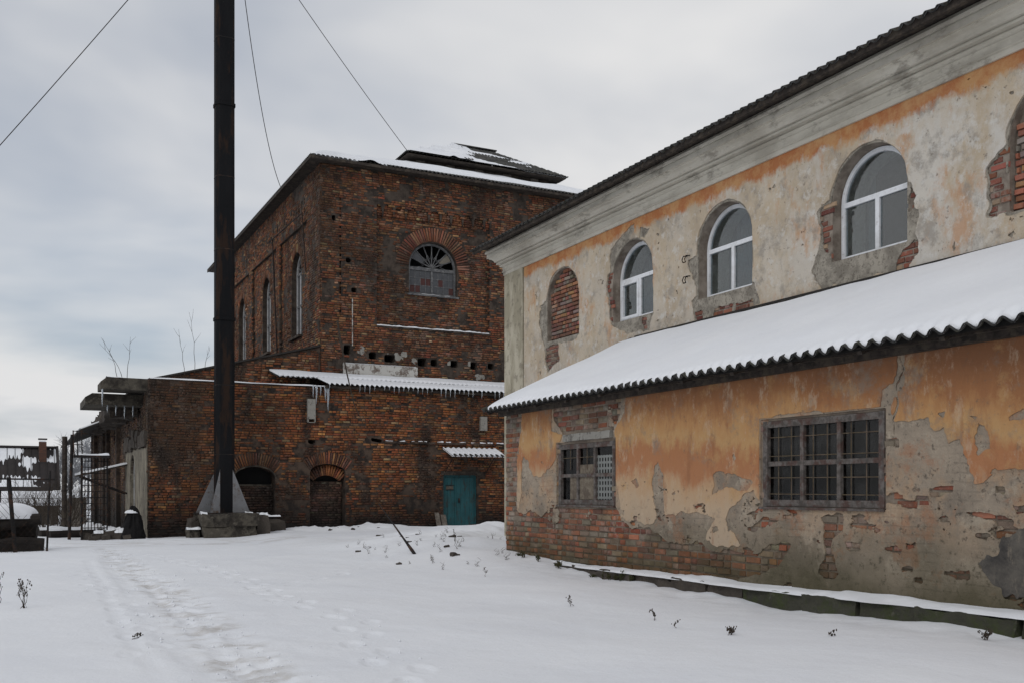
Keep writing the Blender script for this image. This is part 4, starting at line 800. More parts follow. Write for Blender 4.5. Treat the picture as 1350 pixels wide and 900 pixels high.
def brick_wall(fn, u0, u1, z0, z1, pan, opn, root, matb, seed, ub, pal, wts, matm='mortar_dark', th=.5, ch=.083, thr=.02, step=.06, z1b=None, single=None, skip=None, jog=.012):
    us = np.arange(u0, u1+step*.5, step); us[-1] = u1; zs = np.arange(z0, z1+step*.5, step); zs[-1] = z1; U, Z = np.meshgrid(us, zs); O = opn(U, Z)
    v, f = sheet(fn, us, zs, np.where(O > 8, 9, O), -.135, -th); w = mesh('wall', v, f, M[matm], root)
    v, f = sheet(fn, us, zs, np.minimum(O, pan(U, Z)), -.014, -.135); mesh('pier_face', v, f, M[matm], w)
    cu, cz, hu, hz = courses(u0, ub, z0, z1, ch, .262, .012, .45, seed)
    cz = cz+.018*fbm(cu*.35, cz*.25, seed+9, 2)
    o = np.min([opn(cu+a*hu, cz+b*hz) for a in (-1, -.5, 0, .5, 1) for b in (-.8, 0, .8)], 0); ok = o > -.004
    if skip is not None: ok &= ~skip(cu, cz)
    part = (o <= -.004) & (opn(cu, cz) > .03) & (hu > .09); hu = np.where(part, hu*.45, hu)
    o2 = np.min([opn(cu+a*hu, cz) for a in (-1, 0, 1)], 0); ok |= part & (o2 > 0) if skip is None else (part & (o2 > 0) & ~skip(cu, cz))
    rng = np.random.default_rng(seed+1); ok &= rng.random(len(ok)) > .006
    cu, cz, hu, hz = cu[ok], cz[ok], hu[ok], hz[ok]; p = pan(cu, cz) < 0
    d1 = np.where(p, np.where((cz > 11.1) & (u1 < 30), -.06, -.12), 0)+rng.normal(0, jog, len(cu)).clip(-.03, .03)-.03*sstep(.35, .7, fbm(cu*1.3, cz*1.6, seed+4, 4)); cols = palette(len(cu), pal, wts, .2, seed+2)
    pick = np.zeros(len(cu), bool)
    if single is not None: pick[single(cu, cz, hu)] = True
    k = ~pick; v, f = bricks(fn, cu[k], cz[k], hu[k], hz[k], np.where(p[k], -.15, -.06), d1[k], None, .006, .006)
    mesh('brickwork', v, f, matb, w, col=np.repeat(cols[k], 8, 0), kind='stuff')
    if pick.any(): single_bricks(fn, np.where(pick)[0], cu, cz, hu, hz, -.06, .002, cols, matb, w, 60)
    return w
def voussoirs(fn, c, zc, r0, r1, a0, a1, n, d0, d1, parent, m, pal, wts, seed, squash=1.):
    cols = palette(n, pal, wts, .25, seed)
    for k in range(n):
        a = a0+(a1-a0)*(k+.5)/n; rm = (r0+r1)/2; th = (a1-a0)/n*(r0+.08)/2*.82
        v, f = bricks(fn, [c+rm*math.cos(a)], [zc+rm*math.sin(a)*squash], [(r1-r0)/2], [abs(th)], d0, d1+random.uniform(-.01, .012), [a], .005, .004)
        mesh('arch_brick', v, f, m, parent, col=np.repeat(cols[k:k+1], 8, 0))
arch_skip = lambda u, z: (np.hypot(u-S_WIN[0], z-S_WIN[3]) < 1.5) & (z > S_WIN[3]-.02)
wS = brick_wall(fT, TX0, TX1, 3.8, TZ, pan_S, op_S, TW, M['brick_tower'], 201, 20.6, BT, WT, skip=arch_skip)
wW = brick_wall(fTW, TY0, TY1, 3.8, TZ, pan_W, op_W, TW, M['brick_tower'], 211, 53.9, BT, WT, skip=lambda u, z: np.min([np.where(z > 9.55, np.hypot(u-w[0], z-9.55), 9) for w in W_WIN], 0) < 1.08)
voussoirs(fT, S_WIN[0], S_WIN[3], .985, 1.49, .02, math.pi-.02, 40, -.16, -.095, wS, M['brick_tower'], [(.19, .07, .042), (.13, .055, .036), (.24, .12, .075)], [3, 3, 1.5], 5)
for k, w in enumerate(W_WIN): voussoirs(fTW, w[0], w[3], .765, 1.08, .0, math.pi, 22, -.16, -.10, wW, M['brick_tower'], BT, WT, 30+k)
mb = MB(); mb.box(TX0+.3, TX1, TY1-.4, TY1, 3, TZ); build(mb, 'rear_wall', M['brick_plain'], TW)
mb = MB(); mb.box(TX1-.4, TX1, TY0+.5, TY1-.4, 3, TZ); build(mb, 'side_wall', M['brick_plain'], TW)
mb = MB(); mb.box(TX0, TX1, TY0+.5, TY1, -.5, 3.75); build(mb, 'lower_storey', M['brick_plain'], TW)
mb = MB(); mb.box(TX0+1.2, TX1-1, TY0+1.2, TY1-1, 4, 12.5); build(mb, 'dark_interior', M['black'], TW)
# string courses: a projecting row under the panel and the ledge snow
def snow_strip(name, pts, wdt, hgt, parent, seed, axis='X'):
    """thin uneven line of snow along pts"""
    V = []; Fq = []; n = len(pts)
    for i, (x, y, z) in enumerate(pts):
        a = 1+.5*float(fbm(i*.23, seed*3.1, seed, 3)); h = hgt*max(.12, a)
        for q in (-.5, -.3, 0, .3, .5):
            hh = h*(1-(2*q)**2)+.004; V.append((x, y+q*wdt*max(.4, a), z+hh) if axis == 'X' else (x+q*wdt*max(.4, a), y, z+hh))
    for i in range(n-1): Fq += [(i*5+k, i*5+k+1, i*5+k+6, i*5+k+5) for k in range(4)]
    return mesh(name, V, Fq, M['snow'], parent, smooth=True)
mb = MB(); mb.box(11.86, 16.41, TY0-.03, TY0+.13, 7.03, 7.095); build(mb, 'ledge', M['mortar_dark'], wS)
snow_strip('ledge_snow', [(x, TY0+.04, 7.094) for x in np.arange(11.86, 16.4, .05)], .15, .05, wS, 3)
mb = MB(); mb.box(10.59, 13.42, TY0-.06, TY0+.02, 5.29, 5.66); wb = build(mb, 'whitewashed_band', M['white_band'], TW)
snow_strip('band_snow', [(x, TY0-.03, 5.66) for x in np.arange(10.6, 13.4, .06)], .07, .018, wb, 5)
for k, (x, z, a, b) in enumerate(((11.3, 6.15, .14, .12), (12.55, 5.98, .3, .13), (13.35, 5.9, .13, .12), (14.75, 5.88, .1, .1), (15.55, 5.88, .12, .12), (15.9, 5.45, .2, .12), (12.9, 6.1, .12, .1))):
    us = np.linspace(x-.5, x+.5, 26); zs = np.linspace(z-.4, z+.4, 22); U, Z = np.meshgrid(us, zs)
    Fp = np.minimum(1-np.hypot((U-x)/a, (Z-z)/b)+.5*fbm(U*7, Z*7, 300+k, 3), op_S(U, Z)-.01); v, f = sheet(fT, us, zs, Fp, .012, -.02)
    if len(f): mesh('mortar_patch', v, f, M['concrete_pale'], wS)
mb = MB(); mb.box(10.92, 10.95, TY0-.03, TY0, 6.3, 8.0); build(mb, 'conduit', M['white_band'], TW)
# half-round window on the front
fw = frS(TY0); c, h, sl_, sp, ri = S_WIN
o = arch_path(c, h-.01, sl_+.01, sp, ri-.01, 24); i_ = arch_path(c, h-.085, sl_+.085, sp, ri-.085, 24)
w = build(MB().ring(o, i_, fw, -.34, -.26), 'window', M['tower_frame'], TW, label='half-round window with fan glazing and a few red panes')
mb = MB(); mb.box(c-h+.085, c+h-.085, TY0+.265, TY0+.335, sp-.10, sp+.02); build(mb, 'transom', M['tower_frame'], w)
mb = MB(); mb.box(c-.04, c+.04, TY0+.268, TY0+.332, sl_+.085, sp-.10); build(mb, 'mullion', M['tower_frame'], w)
rr = h-.09
for k in range(1, 8):
    a = math.pi*k/8; mb = MB(); mb.tube([(c, TY0+.3, sp+.03), (c+rr*math.cos(a), TY0+.3, sp+.02+(ri-.09)*math.sin(a))], .022, 4); build(mb, 'fan_bar', M['tower_frame'], w)
for k in range(8):
    a0, a1 = math.pi*k/8, math.pi*(k+1)/8
    pts = [(c+rr*.62*math.cos(a0), TY0+.3, sp+.02+rr*.62*math.sin(a0)), (c+rr*.38*math.cos((a0+a1)/2), TY0+.3, sp+.02+rr*.38*math.sin((a0+a1)/2)), (c+rr*.62*math.cos(a1), TY0+.3, sp+.02+rr*.62*math.sin(a1))]
    mb = MB(); mb.tube(pts, .018, 4); build(mb, 'fan_bar', M['tower_frame'], w)
    # fan panes: some gone, some filled
    m_ = {0: None, 1: 'pale_pane', 2: None, 3: None, 4: None, 5: None, 6: 'grey_pane', 7: None}[k]
    if m_: mb = MB(); mb.prism([(c+rr*.45*math.cos(a1), sp+.02+rr*.45*math.sin(a1)), (c+rr*.45*math.cos(a0), sp+.02+rr*.45*math.sin(a0))]+[(c+rr*.97*math.cos(a0+(a1-a0)*q/3), sp+.02+(ri-.11)*math.sin(a0+(a1-a0)*q/3)) for q in range(4)], fw, -.315, -.31); build(mb, 'pane', M[m_], w)
for side in (-1, 1):
    a = c+side*.04 if side > 0 else c-h+.085; b = a+h-.125; n4 = 4; zz0 = sl_+.085; zz1 = sp-.10
    for r in range(3):
        for q in range(n4):
            red = (side, r, q) in ((-1, 0, 0), (-1, 0, 1), (-1, 1, 2), (-1, 1, 3), (1, 1, 1), (1, 0, 3))
            mb = MB(); y_ = TY0+.3; mb.box(a+(b-a)*q/n4+.012, a+(b-a)*(q+1)/n4-.012, y_, y_+.006, zz0+(zz1-zz0)*r/3+.012, zz0+(zz1-zz0)*(r+1)/3-.012)
            build(mb, 'pane', M['red_pane'] if red else M['grey_pane'], w)
    for q in range(1, n4): mb = MB(); x_ = a+(b-a)*q/n4; mb.box(x_-.012, x_+.012, TY0+.285, TY0+.31, zz0, zz1); build(mb, 'glazing_bar', M['tower_frame'], w)
    for r in (1, 2): mb = MB(); z_ = zz0+(zz1-zz0)*r/3; mb.box(a, b, TY0+.287, TY0+.308, z_-.012, z_+.012); build(mb, 'glazing_bar', M['tower_frame'], w)
mb = MB(); mb.box(c-h-.05, c+h+.05, TY0+.06, TY0+.3, sl_-.06, sl_); build(mb, 'window_sill', M['tower_frame'], w)
snow_strip('sill_snow', [(x, TY0+.12, sl_) for x in np.arange(c-.5, c+.7, .05)], .1, .02, w, 9)
# tall windows on the side
for w_ in W_WIN:
    c, h, sl_, sp, ri = w_; fw = frW(TX0)
    o = arch_path(c, h-.01, sl_+.01, sp, ri-.01, 16); i_ = arch_path(c, h-.09, sl_+.09, sp, ri-.09, 16)
    w = build(MB().ring(o, i_, fw, -.40, -.32), 'window', M['white_frame'], TW)
    for z_ in (8.3, sp): mb = MB(); mb.box(TX0+.325, TX0+.395, c-h+.09, c+h-.09, z_-.05, z_+.05); build(mb, 'transom', M['tower_frame'], w)
    for q in (-.22, .22): mb = MB(); mb.box(TX0+.33, TX0+.39, c+q-.04, c+q+.04, sl_+.09, sp-.05); build(mb, 'mullion', M['white_frame'], w)
    for k in range(1, 6): a = math.pi*k/6; mb = MB(); mb.tube([(TX0+.36, c, sp), (TX0+.36, c+(h-.1)*math.cos(a), sp+(ri-.1)*math.sin(a))], .016, 4); build(mb, 'fan_bar', M['tower_frame'], w)
    ed = [c-h+.09, c-.22, c+.22, c+h-.09]
    for a, b in zip(ed[:-1], ed[1:]):
        for z_a, z_b in ((sl_+.09, 8.25), (8.35, sp-.05)): mb = MB(); mb.box(TX0+.36, TX0+.365, a, b, z_a, z_b); build(mb, 'pane', M['grey_pane'], w)
    mb = MB(); mb.box(TX0-.02, TX0+.4, c-h-.05, c+h+.05, sl_-.09, sl_); build(mb, 'window_sill', M['mortar_dark'], w)
# roof: hipped skirt, lantern
EX0, EX1, EY0, EY1, EZ = 9.28, 28.9, 34.03, 54.5, 12.80; IX0, IX1, IY0, IY1, IZ = 15.4, 22.7, 40.6, 48.0, 15.28
def hip_plane(p0, p1, q0, q1, mat_, parent, name, pitch=.16, amp=.024, lift=0., hf=None, nv=2, pt=6):
    """plane between lower edge p0-p1 and upper edge q0-q1 with waves running up the slope"""
    p0, p1, q0, q1 = (np.array(a, float) for a in (p0, p1, q0, q1)); L = np.linalg.norm(p1-p0); n = int(L/pitch*pt)+1
    a = (p1-p0)/L; nn = np.cross(a, q0-p0); nn /= np.linalg.norm(nn); nn *= np.sign(nn[2]); up = np.cross(nn, a); up *= np.sign(up[2])
    tu0, tu1 = (q0-p0)@a, (q1-p0)@a; hgt = (q0-p0)@up; u = np.linspace(0, L, n)
    top = np.where(u < tu0, hgt*u/max(tu0, 1e-6), np.where(u > tu1, hgt*(L-u)/max(L-tu1, 1e-6), hgt)); t = np.linspace(0, 1, nv)
    U = np.repeat(u[None], nv, 0); V = t[:, None]*top[None]; Wv = amp*np.cos(2*np.pi*U/pitch) if hf is None else hf(U, V, L, hgt); Wv = Wv+lift
    P = p0+U[..., None]*a+V[..., None]*up+Wv[..., None]*nn; ii = np.arange(n*nv).reshape(nv, n)
    F = np.stack([ii[:-1, :-1], ii[:-1, 1:], ii[1:, 1:], ii[1:, :-1]], -1).reshape(-1, 4); return mesh(name, P.reshape(-1, 3), F, mat_, parent, smooth=hf is not None)
C = [(EX0, EY0, EZ), (EX1, EY0, EZ), (EX1, EY1, EZ), (EX0, EY1, EZ)]; I = [(IX0, IY0, IZ), (IX1, IY0, IZ), (IX1, IY1, IZ), (IX0, IY1, IZ)]
rf = hip_plane(C[0], C[1], I[0], I[1], M['asbestos'], TW, 'roof_slope')
for k in (1, 2, 3): hip_plane(C[k], C[(k+1) % 4], I[k], I[(k+1) % 4], M['asbestos'], TW, 'roof_slope', pt=4)
def h_front(U, V, L, H):
    edge = .75*sstep(3.0, 5.5, U)*sstep(12.5, 9.5, U)+.5*sstep(4.5, 8, U); edge = edge+.35*fbm(U*.9, V*.6, 401, 3)
    return -.045+sstep(edge-.05, edge+.35, V+.06)*(.13+.05*fbm(U*.7, V*.7, 402, 3))+.06*np.exp(-((U-.9)/1.0)**2)*sstep(-.1, .3, V)
hip_plane(C[0], C[1], I[0], I[1], M['snow'], rf, 'snow_cover', .5, hf=h_front, nv=40)
hip_plane(C[3], C[0], I[3], I[0], M['snow'], rf, 'snow_cover', .5, hf=lambda U, V, L, H: .05+.04*fbm(U, V, 404, 3)-.09*sstep(.5, .05, V), nv=14)
mb = MB(); mb.box(EX0+.04, TX0+.1, EY0+.04, EY1-.04, TZ-.0, TZ+.03); mb.box(TX0+.1, EX1, EY0+.04, TY0+.1, TZ+.004, TZ+.034); build(mb, 'soffit', M['wood_dark'], TW)
mb = MB(); mb.box(EX0+.01, EX0+.05, EY0+.05, EY1, TZ-.02, EZ-.02); mb.box(EX0+.01, EX1, EY0+.01, EY0+.05, TZ-.03, EZ-.03); build(mb, 'eave_board', M['wood_dark'], TW)
lw = MB(); lw.box(15.75, 22.4, 40.75, 47.6, 14.6, 15.75); lan = build(lw, 'lantern_wall', M['lantern_wall'] if 'lantern_wall' in M else mat('lantern_board', wood_fn((.06, .045, .036), (.03, .025, .022), (.11, .1, .09))), TW)
for k in range(14): mb = MB(); x_ = 15.8+k*.47; mb.box(x_, x_+.40, 40.70, 40.752, 14.75+random.uniform(0, .25), 15.70); build(mb, 'board', M['wood_board'] if k % 3 == 0 else M['wood_dark'], lan)
LC = [(15.05, 39.98, 15.60), (23.05, 39.98, 15.60), (23.05, 48.3, 15.60), (15.05, 48.3, 15.60)]; LR = [(19.0, 43.9, 17.66), (21.0, 43.9, 17.66)]
lr = hip_plane(LC[0], LC[1], LR[0], LR[1], M['asbestos'], TW, 'lantern_roof', .17, .025)
hip_plane(LC[1], LC[2], LR[1], LR[1], M['asbestos'], TW, 'lantern_roof', .17, .025); hip_plane(LC[2], LC[3], LR[1], LR[0], M['asbestos'], TW, 'lantern_roof', .17, .025); hip_plane(LC[3], LC[0], LR[0], LR[0], M['asbestos'], TW, 'lantern_roof', .17, .025)
hip_plane(LC[0], LC[1], LR[0], LR[1], M['snow'], lr, 'snow_cover', .4, hf=lambda U, V, L, H: -.05+.11*sstep(.4, -.5, U-3.2-V*.25+.5*fbm(U, V*1.5, 411, 3))+.075*sstep(.3, .55, fbm(U*.8, V*1.6, 412, 3)), nv=24)
mb = MB(); mb.beam((18.8, 43.9, 17.7), (21.2, 43.9, 17.7), .25, .05); build(mb, 'ridge_cap', M['asbestos'], lr)
mb = MB(); mb.box(15.15, 22.95, 40.05, 40.75, 15.52, 15.55); mb.box(15.15, 15.75, 40.75, 48.2, 15.524, 15.554); build(mb, 'lantern_soffit', M['wood_dark'], TW)
mb = MB(); mb.tube([(9.6, 36.3, 11.35), (9.5, 41.5, 11.35)], .025, 5); mb.tube([(9.6, 36.35, 11.35), (9.74, 36.35, 9.2)], .02, 5); mb.tube([(9.55, 40.8, 11.35), (9.74, 40.8, 6.6)], .03, 5); build(mb, 'iron_bracket', M['iron'], TW)

# ------------------------------------------------------------ low brick wing
WG = thing('low_brick_wing', (10, 32.3, -.3), 'low orange red brick wing with walled-up arches and a teal door below the engine house', 'building')
WX0, WX1, WY, WZ = 3.75, 18.5, 32.3, 4.55; fL = frS(WY)
A1 = (6.99, .64, -1, 1.5, .37); A2 = (9.4, .6, -1, 1.72, .27); DO = (13.56, 14.85, -1, 1.66)
def op_L(U, Z):
    r = np.minimum(sd_arch(U, Z, *A1), sd_arch(U, Z, *A2)); r = np.minimum(r, rect_out(U, Z, DO))
    return np.minimum(r, np.minimum(np.maximum(np.abs(U-8.85)-.12, np.abs(Z-2.72)-.07), np.maximum(np.abs(U-11.1)-.2, np.abs(Z-2.82+.15*(U-11.1))-.06)))
BL = [(.25, .086, .031), (.20, .066, .026), (.28, .12, .043), (.14, .052, .025), (.22, .125, .068), (.29, .185, .105)]; WL = [6, 5, 3, 1.8, 1.0, .4]
skipL = lambda u, z: ((np.abs(u-A1[0]) < .86) & (z > 1.42) & (z < 2.34) & (np.hypot(u-A1[0], (z-.92)) < 1.42)) | ((np.abs(u-A2[0]) < .84) & (z > 1.62) & (z < 2.40) & (np.hypot(u-A2[0], (z-1.0)) < 1.40))
near_left = lambda u, z, hu: np.argsort(np.where((hu > .1) & (z > .2) & (u < 5.5), u*3+np.abs(z-2.2), 1e6))[:300]
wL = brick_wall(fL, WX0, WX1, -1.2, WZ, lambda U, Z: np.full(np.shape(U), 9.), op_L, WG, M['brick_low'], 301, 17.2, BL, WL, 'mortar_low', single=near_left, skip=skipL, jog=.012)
PV = [(.22, .085, .036), (.16, .058, .031), (.11, .046, .032), (.25, .12, .055)]; wv = [4, 3, 2, 1.5]
voussoirs(fL, A1[0], .92, .955, 1.40, math.pi/2-.72, math.pi/2+.72, 22, -.1, .006, wL, M['brick_low'], PV, wv, 61)
voussoirs(fL, A2[0], 1.0, 1.0, 1.39, math.pi/2-.66, math.pi/2+.66, 20, -.1, .006, wL, M['brick_low'], PV, wv, 62)
voussoirs(fL, A2[0], 1.0, .62, .97, math.pi/2-.80, math.pi/2+.80, 15, -.3, -.13, wL, M['brick_low'], PV, wv, 63)
# arch fillings
for nm_, (a, b, zt, dd, sd_) in {'a': (6.33, 7.64, 1.27, -.25, 71), 'b': (8.82, 9.98, 1.42, -.34, 72)}.items():
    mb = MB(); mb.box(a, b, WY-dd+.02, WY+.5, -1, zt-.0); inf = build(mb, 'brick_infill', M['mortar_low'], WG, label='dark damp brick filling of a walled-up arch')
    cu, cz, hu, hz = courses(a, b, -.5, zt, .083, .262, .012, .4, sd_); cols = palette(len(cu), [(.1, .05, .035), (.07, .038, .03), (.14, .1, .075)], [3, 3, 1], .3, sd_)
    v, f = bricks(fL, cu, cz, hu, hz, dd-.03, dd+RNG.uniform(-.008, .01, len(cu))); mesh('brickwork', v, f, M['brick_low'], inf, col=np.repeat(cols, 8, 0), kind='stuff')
mb = MB(); mb.box(6.36, 7.61, WY+.25, WY+.42, 1.27, 1.31); build(mb, 'lintel', M['concrete'], WG)
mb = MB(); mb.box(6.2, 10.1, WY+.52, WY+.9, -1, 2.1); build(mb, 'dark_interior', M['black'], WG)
mb = MB(); mb.add([fL(A1[0]+.66*math.cos(a), 1.5+.38*math.sin(a), .02) for a in np.linspace(.0, math.pi, 16)]+[fL(A1[0]+.70*math.cos(a), 1.5+.42*math.sin(a), .015) for a in np.linspace(.0, math.pi, 16)], [(k, k+1, 17+k, 16+k) for k in range(15)]); build(mb, 'arch_fillet', M['concrete'], WG)
# door
dr = MB(); dr.ring([(13.56, -.45), (14.85, -.45), (14.85, 1.66), (13.56, 1.66)], [(13.62, -.44), (14.79, -.44), (14.79, 1.60), (13.62, 1.60)], fL, -.20, -.08)
door = build(dr, 'door', M['teal'], WG, label='teal painted double door of vertical boards')
for a, b in ((13.625, 14.05), (14.08, 14.785)):
    lf = MB(); lf.box(a, b, WY+.14, WY+.17, -.45, 1.595); leaf = build(lf, 'door_leaf', M['teal'], door)
nb = [(13.625, 13.76), (13.765, 13.90), (13.905, 14.05), (14.08, 14.25), (14.255, 14.43), (14.435, 14.61), (14.615, 14.785)]
for a, b in nb: mb = MB(); mb.box(a, b, WY+.118+random.uniform(-.006, .006), WY+.139, -.45, 1.59); build(mb, 'board', M['teal'], door)
mb = MB(); mb.box(14.045, 14.085, WY+.095, WY+.118, -.45, 1.59); build(mb, 'cover_strip', M['teal'], door)
mb = MB(); mb.box(13.70, 13.97, WY+.100, WY+.113, 1.16, 1.27); build(mb, 'faded_notice', M['paint_text'], door)
for z_ in (1.14, 1.30): mb = MB(); mb.box(13.68, 14.0, WY+.096, WY+.11, z_-.012, z_+.012); build(mb, 'strap', M['iron'], door)
mb = MB(); mb.box(14.17, 14.22, WY+.075, WY+.115, .68, .84); build(mb, 'lock', M['iron'], door)
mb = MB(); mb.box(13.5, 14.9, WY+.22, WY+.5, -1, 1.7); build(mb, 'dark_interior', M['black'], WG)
# corrugated awning over the door
ua = np.array((0, .88, .30)); ua /= np.linalg.norm(ua)
v, f = corr((13.5, WY-.88, 2.30), (1, 0, 0), tuple(ua), 2.08, .93, .2, .03, .006); aw = mesh('awning', v, f, M['asbestos'], WG)
v, f = blanket((13.52, WY-.87, 2.30), (1, 0, 0), tuple(ua), 2.04, .9, lambda U, V: .030*np.cos(2*np.pi*U/.2)*(1-.3*sstep(0, .6, V))+.012+.03*sstep(0, .4, V)-.018*sstep(.3, -.3, np.cos(2*np.pi*U/.2-2.2))*sstep(.5, .1, V), .025, .06, -.02); mesh('snow_cover', v, f, M['snow'], aw, smooth=True)
for x_ in (13.62, 15.2): mb = MB(); mb.tube([(x_, WY, 1.75), (x_, WY-.75, 2.3)], .018, 5); mb.tube([(x_, WY, 2.55), (x_, WY-.8, 2.28)], .02, 5); build(mb, 'bracket', M['iron'], aw)
mb = MB(); mb.box(13.45, 15.0, WY-.03, WY+.06, 1.66, 1.80); build(mb, 'door_lintel', M['wood_dark'], WG)
# projecting rough ledge course with snow crumbs
rng = np.random.default_rng(5)
for a, b in ((11.4, 12.2), (12.35, 13.2), (13.3, 14.4), (14.6, 15.5), (15.6, 16.6)):
    mb = MB(); rough(mb, a, b, WY-.09, WY+.02, 2.73, 2.80, 10, .02, 5, int(a*3)); lg = build(mb, 'ledge_stone', M['mortar_low'], WG)
    x = a
    while x < b-.1:
        L = rng.uniform(.08, .3); snow_strip('snow_crumb', [(x+q*L/5, WY-.05, 2.79) for q in range(6)], .06, .035, lg, int(x*10)); x += L+rng.uniform(.05, .3)
# drain boxes
mb = MB(); mb.ring([(8.69, 3.36), (8.95, 3.36), (8.95, 4.12), (8.69, 4.12)], [(8.72, 3.34), (8.92, 3.34), (8.92, 3.46), (8.72, 3.46)], fL, .0, .12); mb.box(8.70, 8.94, WY-.11, WY-.03, 3.46, 4.10); build(mb, 'drain_box', M['concrete_pale'], WG)
mb = MB(); mb.box(14.95, 15.2, WY-.12, WY, 3.25, 3.75); build(mb, 'drain_box', M['concrete_pale'], WG)
# side wall of the wing
def op_Wg(U, Z): return np.minimum(sd_arch(U, Z, 36.6, .75, -.2, 1.75, .6), np.minimum(np.maximum(np.abs(U-43.5)-.22, np.abs(Z-3.5)-.45), np.maximum(np.abs(U-50)-.3, np.abs(Z-2.9)-.7)))
fLW = frW(WX0)
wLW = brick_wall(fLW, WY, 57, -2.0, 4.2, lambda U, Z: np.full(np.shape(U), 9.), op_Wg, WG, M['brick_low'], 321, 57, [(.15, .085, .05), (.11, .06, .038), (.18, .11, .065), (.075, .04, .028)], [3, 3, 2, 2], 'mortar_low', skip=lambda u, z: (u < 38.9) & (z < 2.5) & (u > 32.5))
us = np.arange(32.45, 38.95, .05); zs = np.arange(-1.2, 2.75, .05); U, Z = np.meshgrid(us, zs)
Fp = np.minimum.reduce([op_Wg(U, Z), U-32.47+.04*fbm(Z*2, U, 5, 3), 38.9-U+.1*fbm(Z*2, U, 6, 3), 2.55-Z+.12*fbm(U*1.5, Z, 7, 3)])
v, f = sheet(fLW, us, zs, Fp, .02, -.14); mesh('pale_plaster', v, f, M['plaster_dirty'], WG)
wi = build(MB().ring(arch_path(36.6, .73, -.2, 1.75, .58), arch_path(36.6, .65, -.12, 1.75, .5), fLW, -.2, -.1), 'window', M['white_frame'], WG)
for q in range(6): mb = MB(); mb.box(3.87, 3.92, 35.95, 37.25, .1+q*.33, .14+q*.33); build(mb, 'glazing_bar', M['white_frame'], wi)
mb = MB(); mb.box(3.875, 3.915, 36.57, 36.63, -.1, 2.2); build(mb, 'glazing_bar', M['white_frame'], wi)
mb = MB(); mb.box(3.93, 3.94, 35.9, 37.3, -.15, 2.2); build(mb, 'pane', M['grey_pane'], wi)
mb = MB()
for k in range(7): a = 32.6+k*.92; rough(mb, 3.66, 3.78, a, a+.9, 2.5+random.uniform(-.05, .05), 2.9+random.uniform(-.1, .25), 5, .05, 3, k)
build(mb, 'broken_cornice', M['stone'], WG)
# flat roof, parapet snow, rising gable wall against the engine house
mb = MB(); mb.box(WX0+.1, 9.4, WY+.3, 34.4, 4.2, 4.42); mb.box(WX0+.1, 9.7, 34.9, 56.8, 3.9, 4.1); build(mb, 'flat_roof', M['roofing'], WG)
us_ = np.arange(3.8, 9.5, .05); ws = np.linspace(0, 1, 12); UU, WW = np.meshgrid(us_, ws)
YY = WY-.05*(1+.8*fbm(UU*1.6, 0*UU, 501, 3))+WW*2.2; ZZ = WZ+.055*np.sqrt(np.clip(1-(1-np.minimum(WW*9, 1))**2, 0, 1))+.03*fbm(UU*1.2, WW*2, 502, 3)*sstep(0, .2, WW)
ii = np.arange(UU.size).reshape(UU.shape); mesh('parapet_snow', np.stack([UU, YY, ZZ], -1).reshape(-1, 3), np.stack([ii[:-1, :-1], ii[:-1, 1:], ii[1:, 1:], ii[1:, :-1]], -1).reshape(-1, 4), M['snow'], WG, smooth=True)
mb = MB(); gx_ = 4.3
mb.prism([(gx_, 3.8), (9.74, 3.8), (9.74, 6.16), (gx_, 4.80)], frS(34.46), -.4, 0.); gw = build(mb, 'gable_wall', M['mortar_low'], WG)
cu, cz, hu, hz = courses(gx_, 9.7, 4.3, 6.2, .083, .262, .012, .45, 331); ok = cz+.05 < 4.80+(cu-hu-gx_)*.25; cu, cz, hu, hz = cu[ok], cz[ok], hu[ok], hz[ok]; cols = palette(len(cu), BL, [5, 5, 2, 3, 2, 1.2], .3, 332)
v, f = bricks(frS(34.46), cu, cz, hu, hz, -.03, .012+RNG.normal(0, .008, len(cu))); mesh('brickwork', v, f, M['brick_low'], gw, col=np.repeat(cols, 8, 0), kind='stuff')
mb = MB(); mb.hexa([(gx_-.5, 34.36, 4.66), (9.76, 34.36, 6.19), (9.76, 56.5, 6.19), (gx_-.5, 56.5, 4.66), (gx_-.5, 34.36, 4.72), (9.76, 34.36, 6.25), (9.76, 56.5, 6.25), (gx_-.5, 56.5, 4.72)]); build(mb, 'gable_roof', M['roofing'], WG)
# corrugated lean-to roof with snow and icicles
uR = np.array((0, 2.45, .56)); uR /= np.linalg.norm(uR)
v, f = corr((9.3, 32.02, 4.63), (1, 0, 0), tuple(uR), 9.1, 1.4, .173, .026, .009); r1 = mesh('roof_slope', v, f, M['asbestos'], WG)
v, f = corr((7.9, 32.02+1.2*uR[1], 4.66+1.2*uR[2]), (1, 0, 0), tuple(uR), 10.5, 1.32, .173, .026, .009); r2 = mesh('roof_slope', v, f, M['asbestos'], WG)
def hR(U, V): wv_ = .026*np.cos(2*np.pi*U/.173); t = sstep(0, .25, V); return (wv_*.8-.004)*(1-t)+t*(.06+.02*fbm(U, V, 511, 3))
v, f = blanket((9.3, 32.03, 4.63), (1, 0, 0), tuple(uR), 9.0, 1.35, hR, .03, .07, lambda u, v: .026*np.cos(2*np.pi*u/.173)-.008); mesh('snow_cover', v, f, M['snow'], r1, smooth=True)
v, f = blanket((7.95, 32.03+1.2*uR[1], 4.68+1.2*uR[2]), (1, 0, 0), tuple(uR), 10.4, 1.25, lambda U, V: hR(U, V)+.012, .03, .07, lambda u, v: .026*np.cos(2*np.pi*u/.173)-.008); mesh('snow_cover', v, f, M['snow'], r2, smooth=True)
def icicle(mb, x, y, z, L, r): mb.tube([(x, y, z), (x+.005, y, z-L*.35), (x-.004, y, z-L*.7), (x, y, z-L)], [r, r*.75, r*.45, r*.08], 6)
mb = MB()
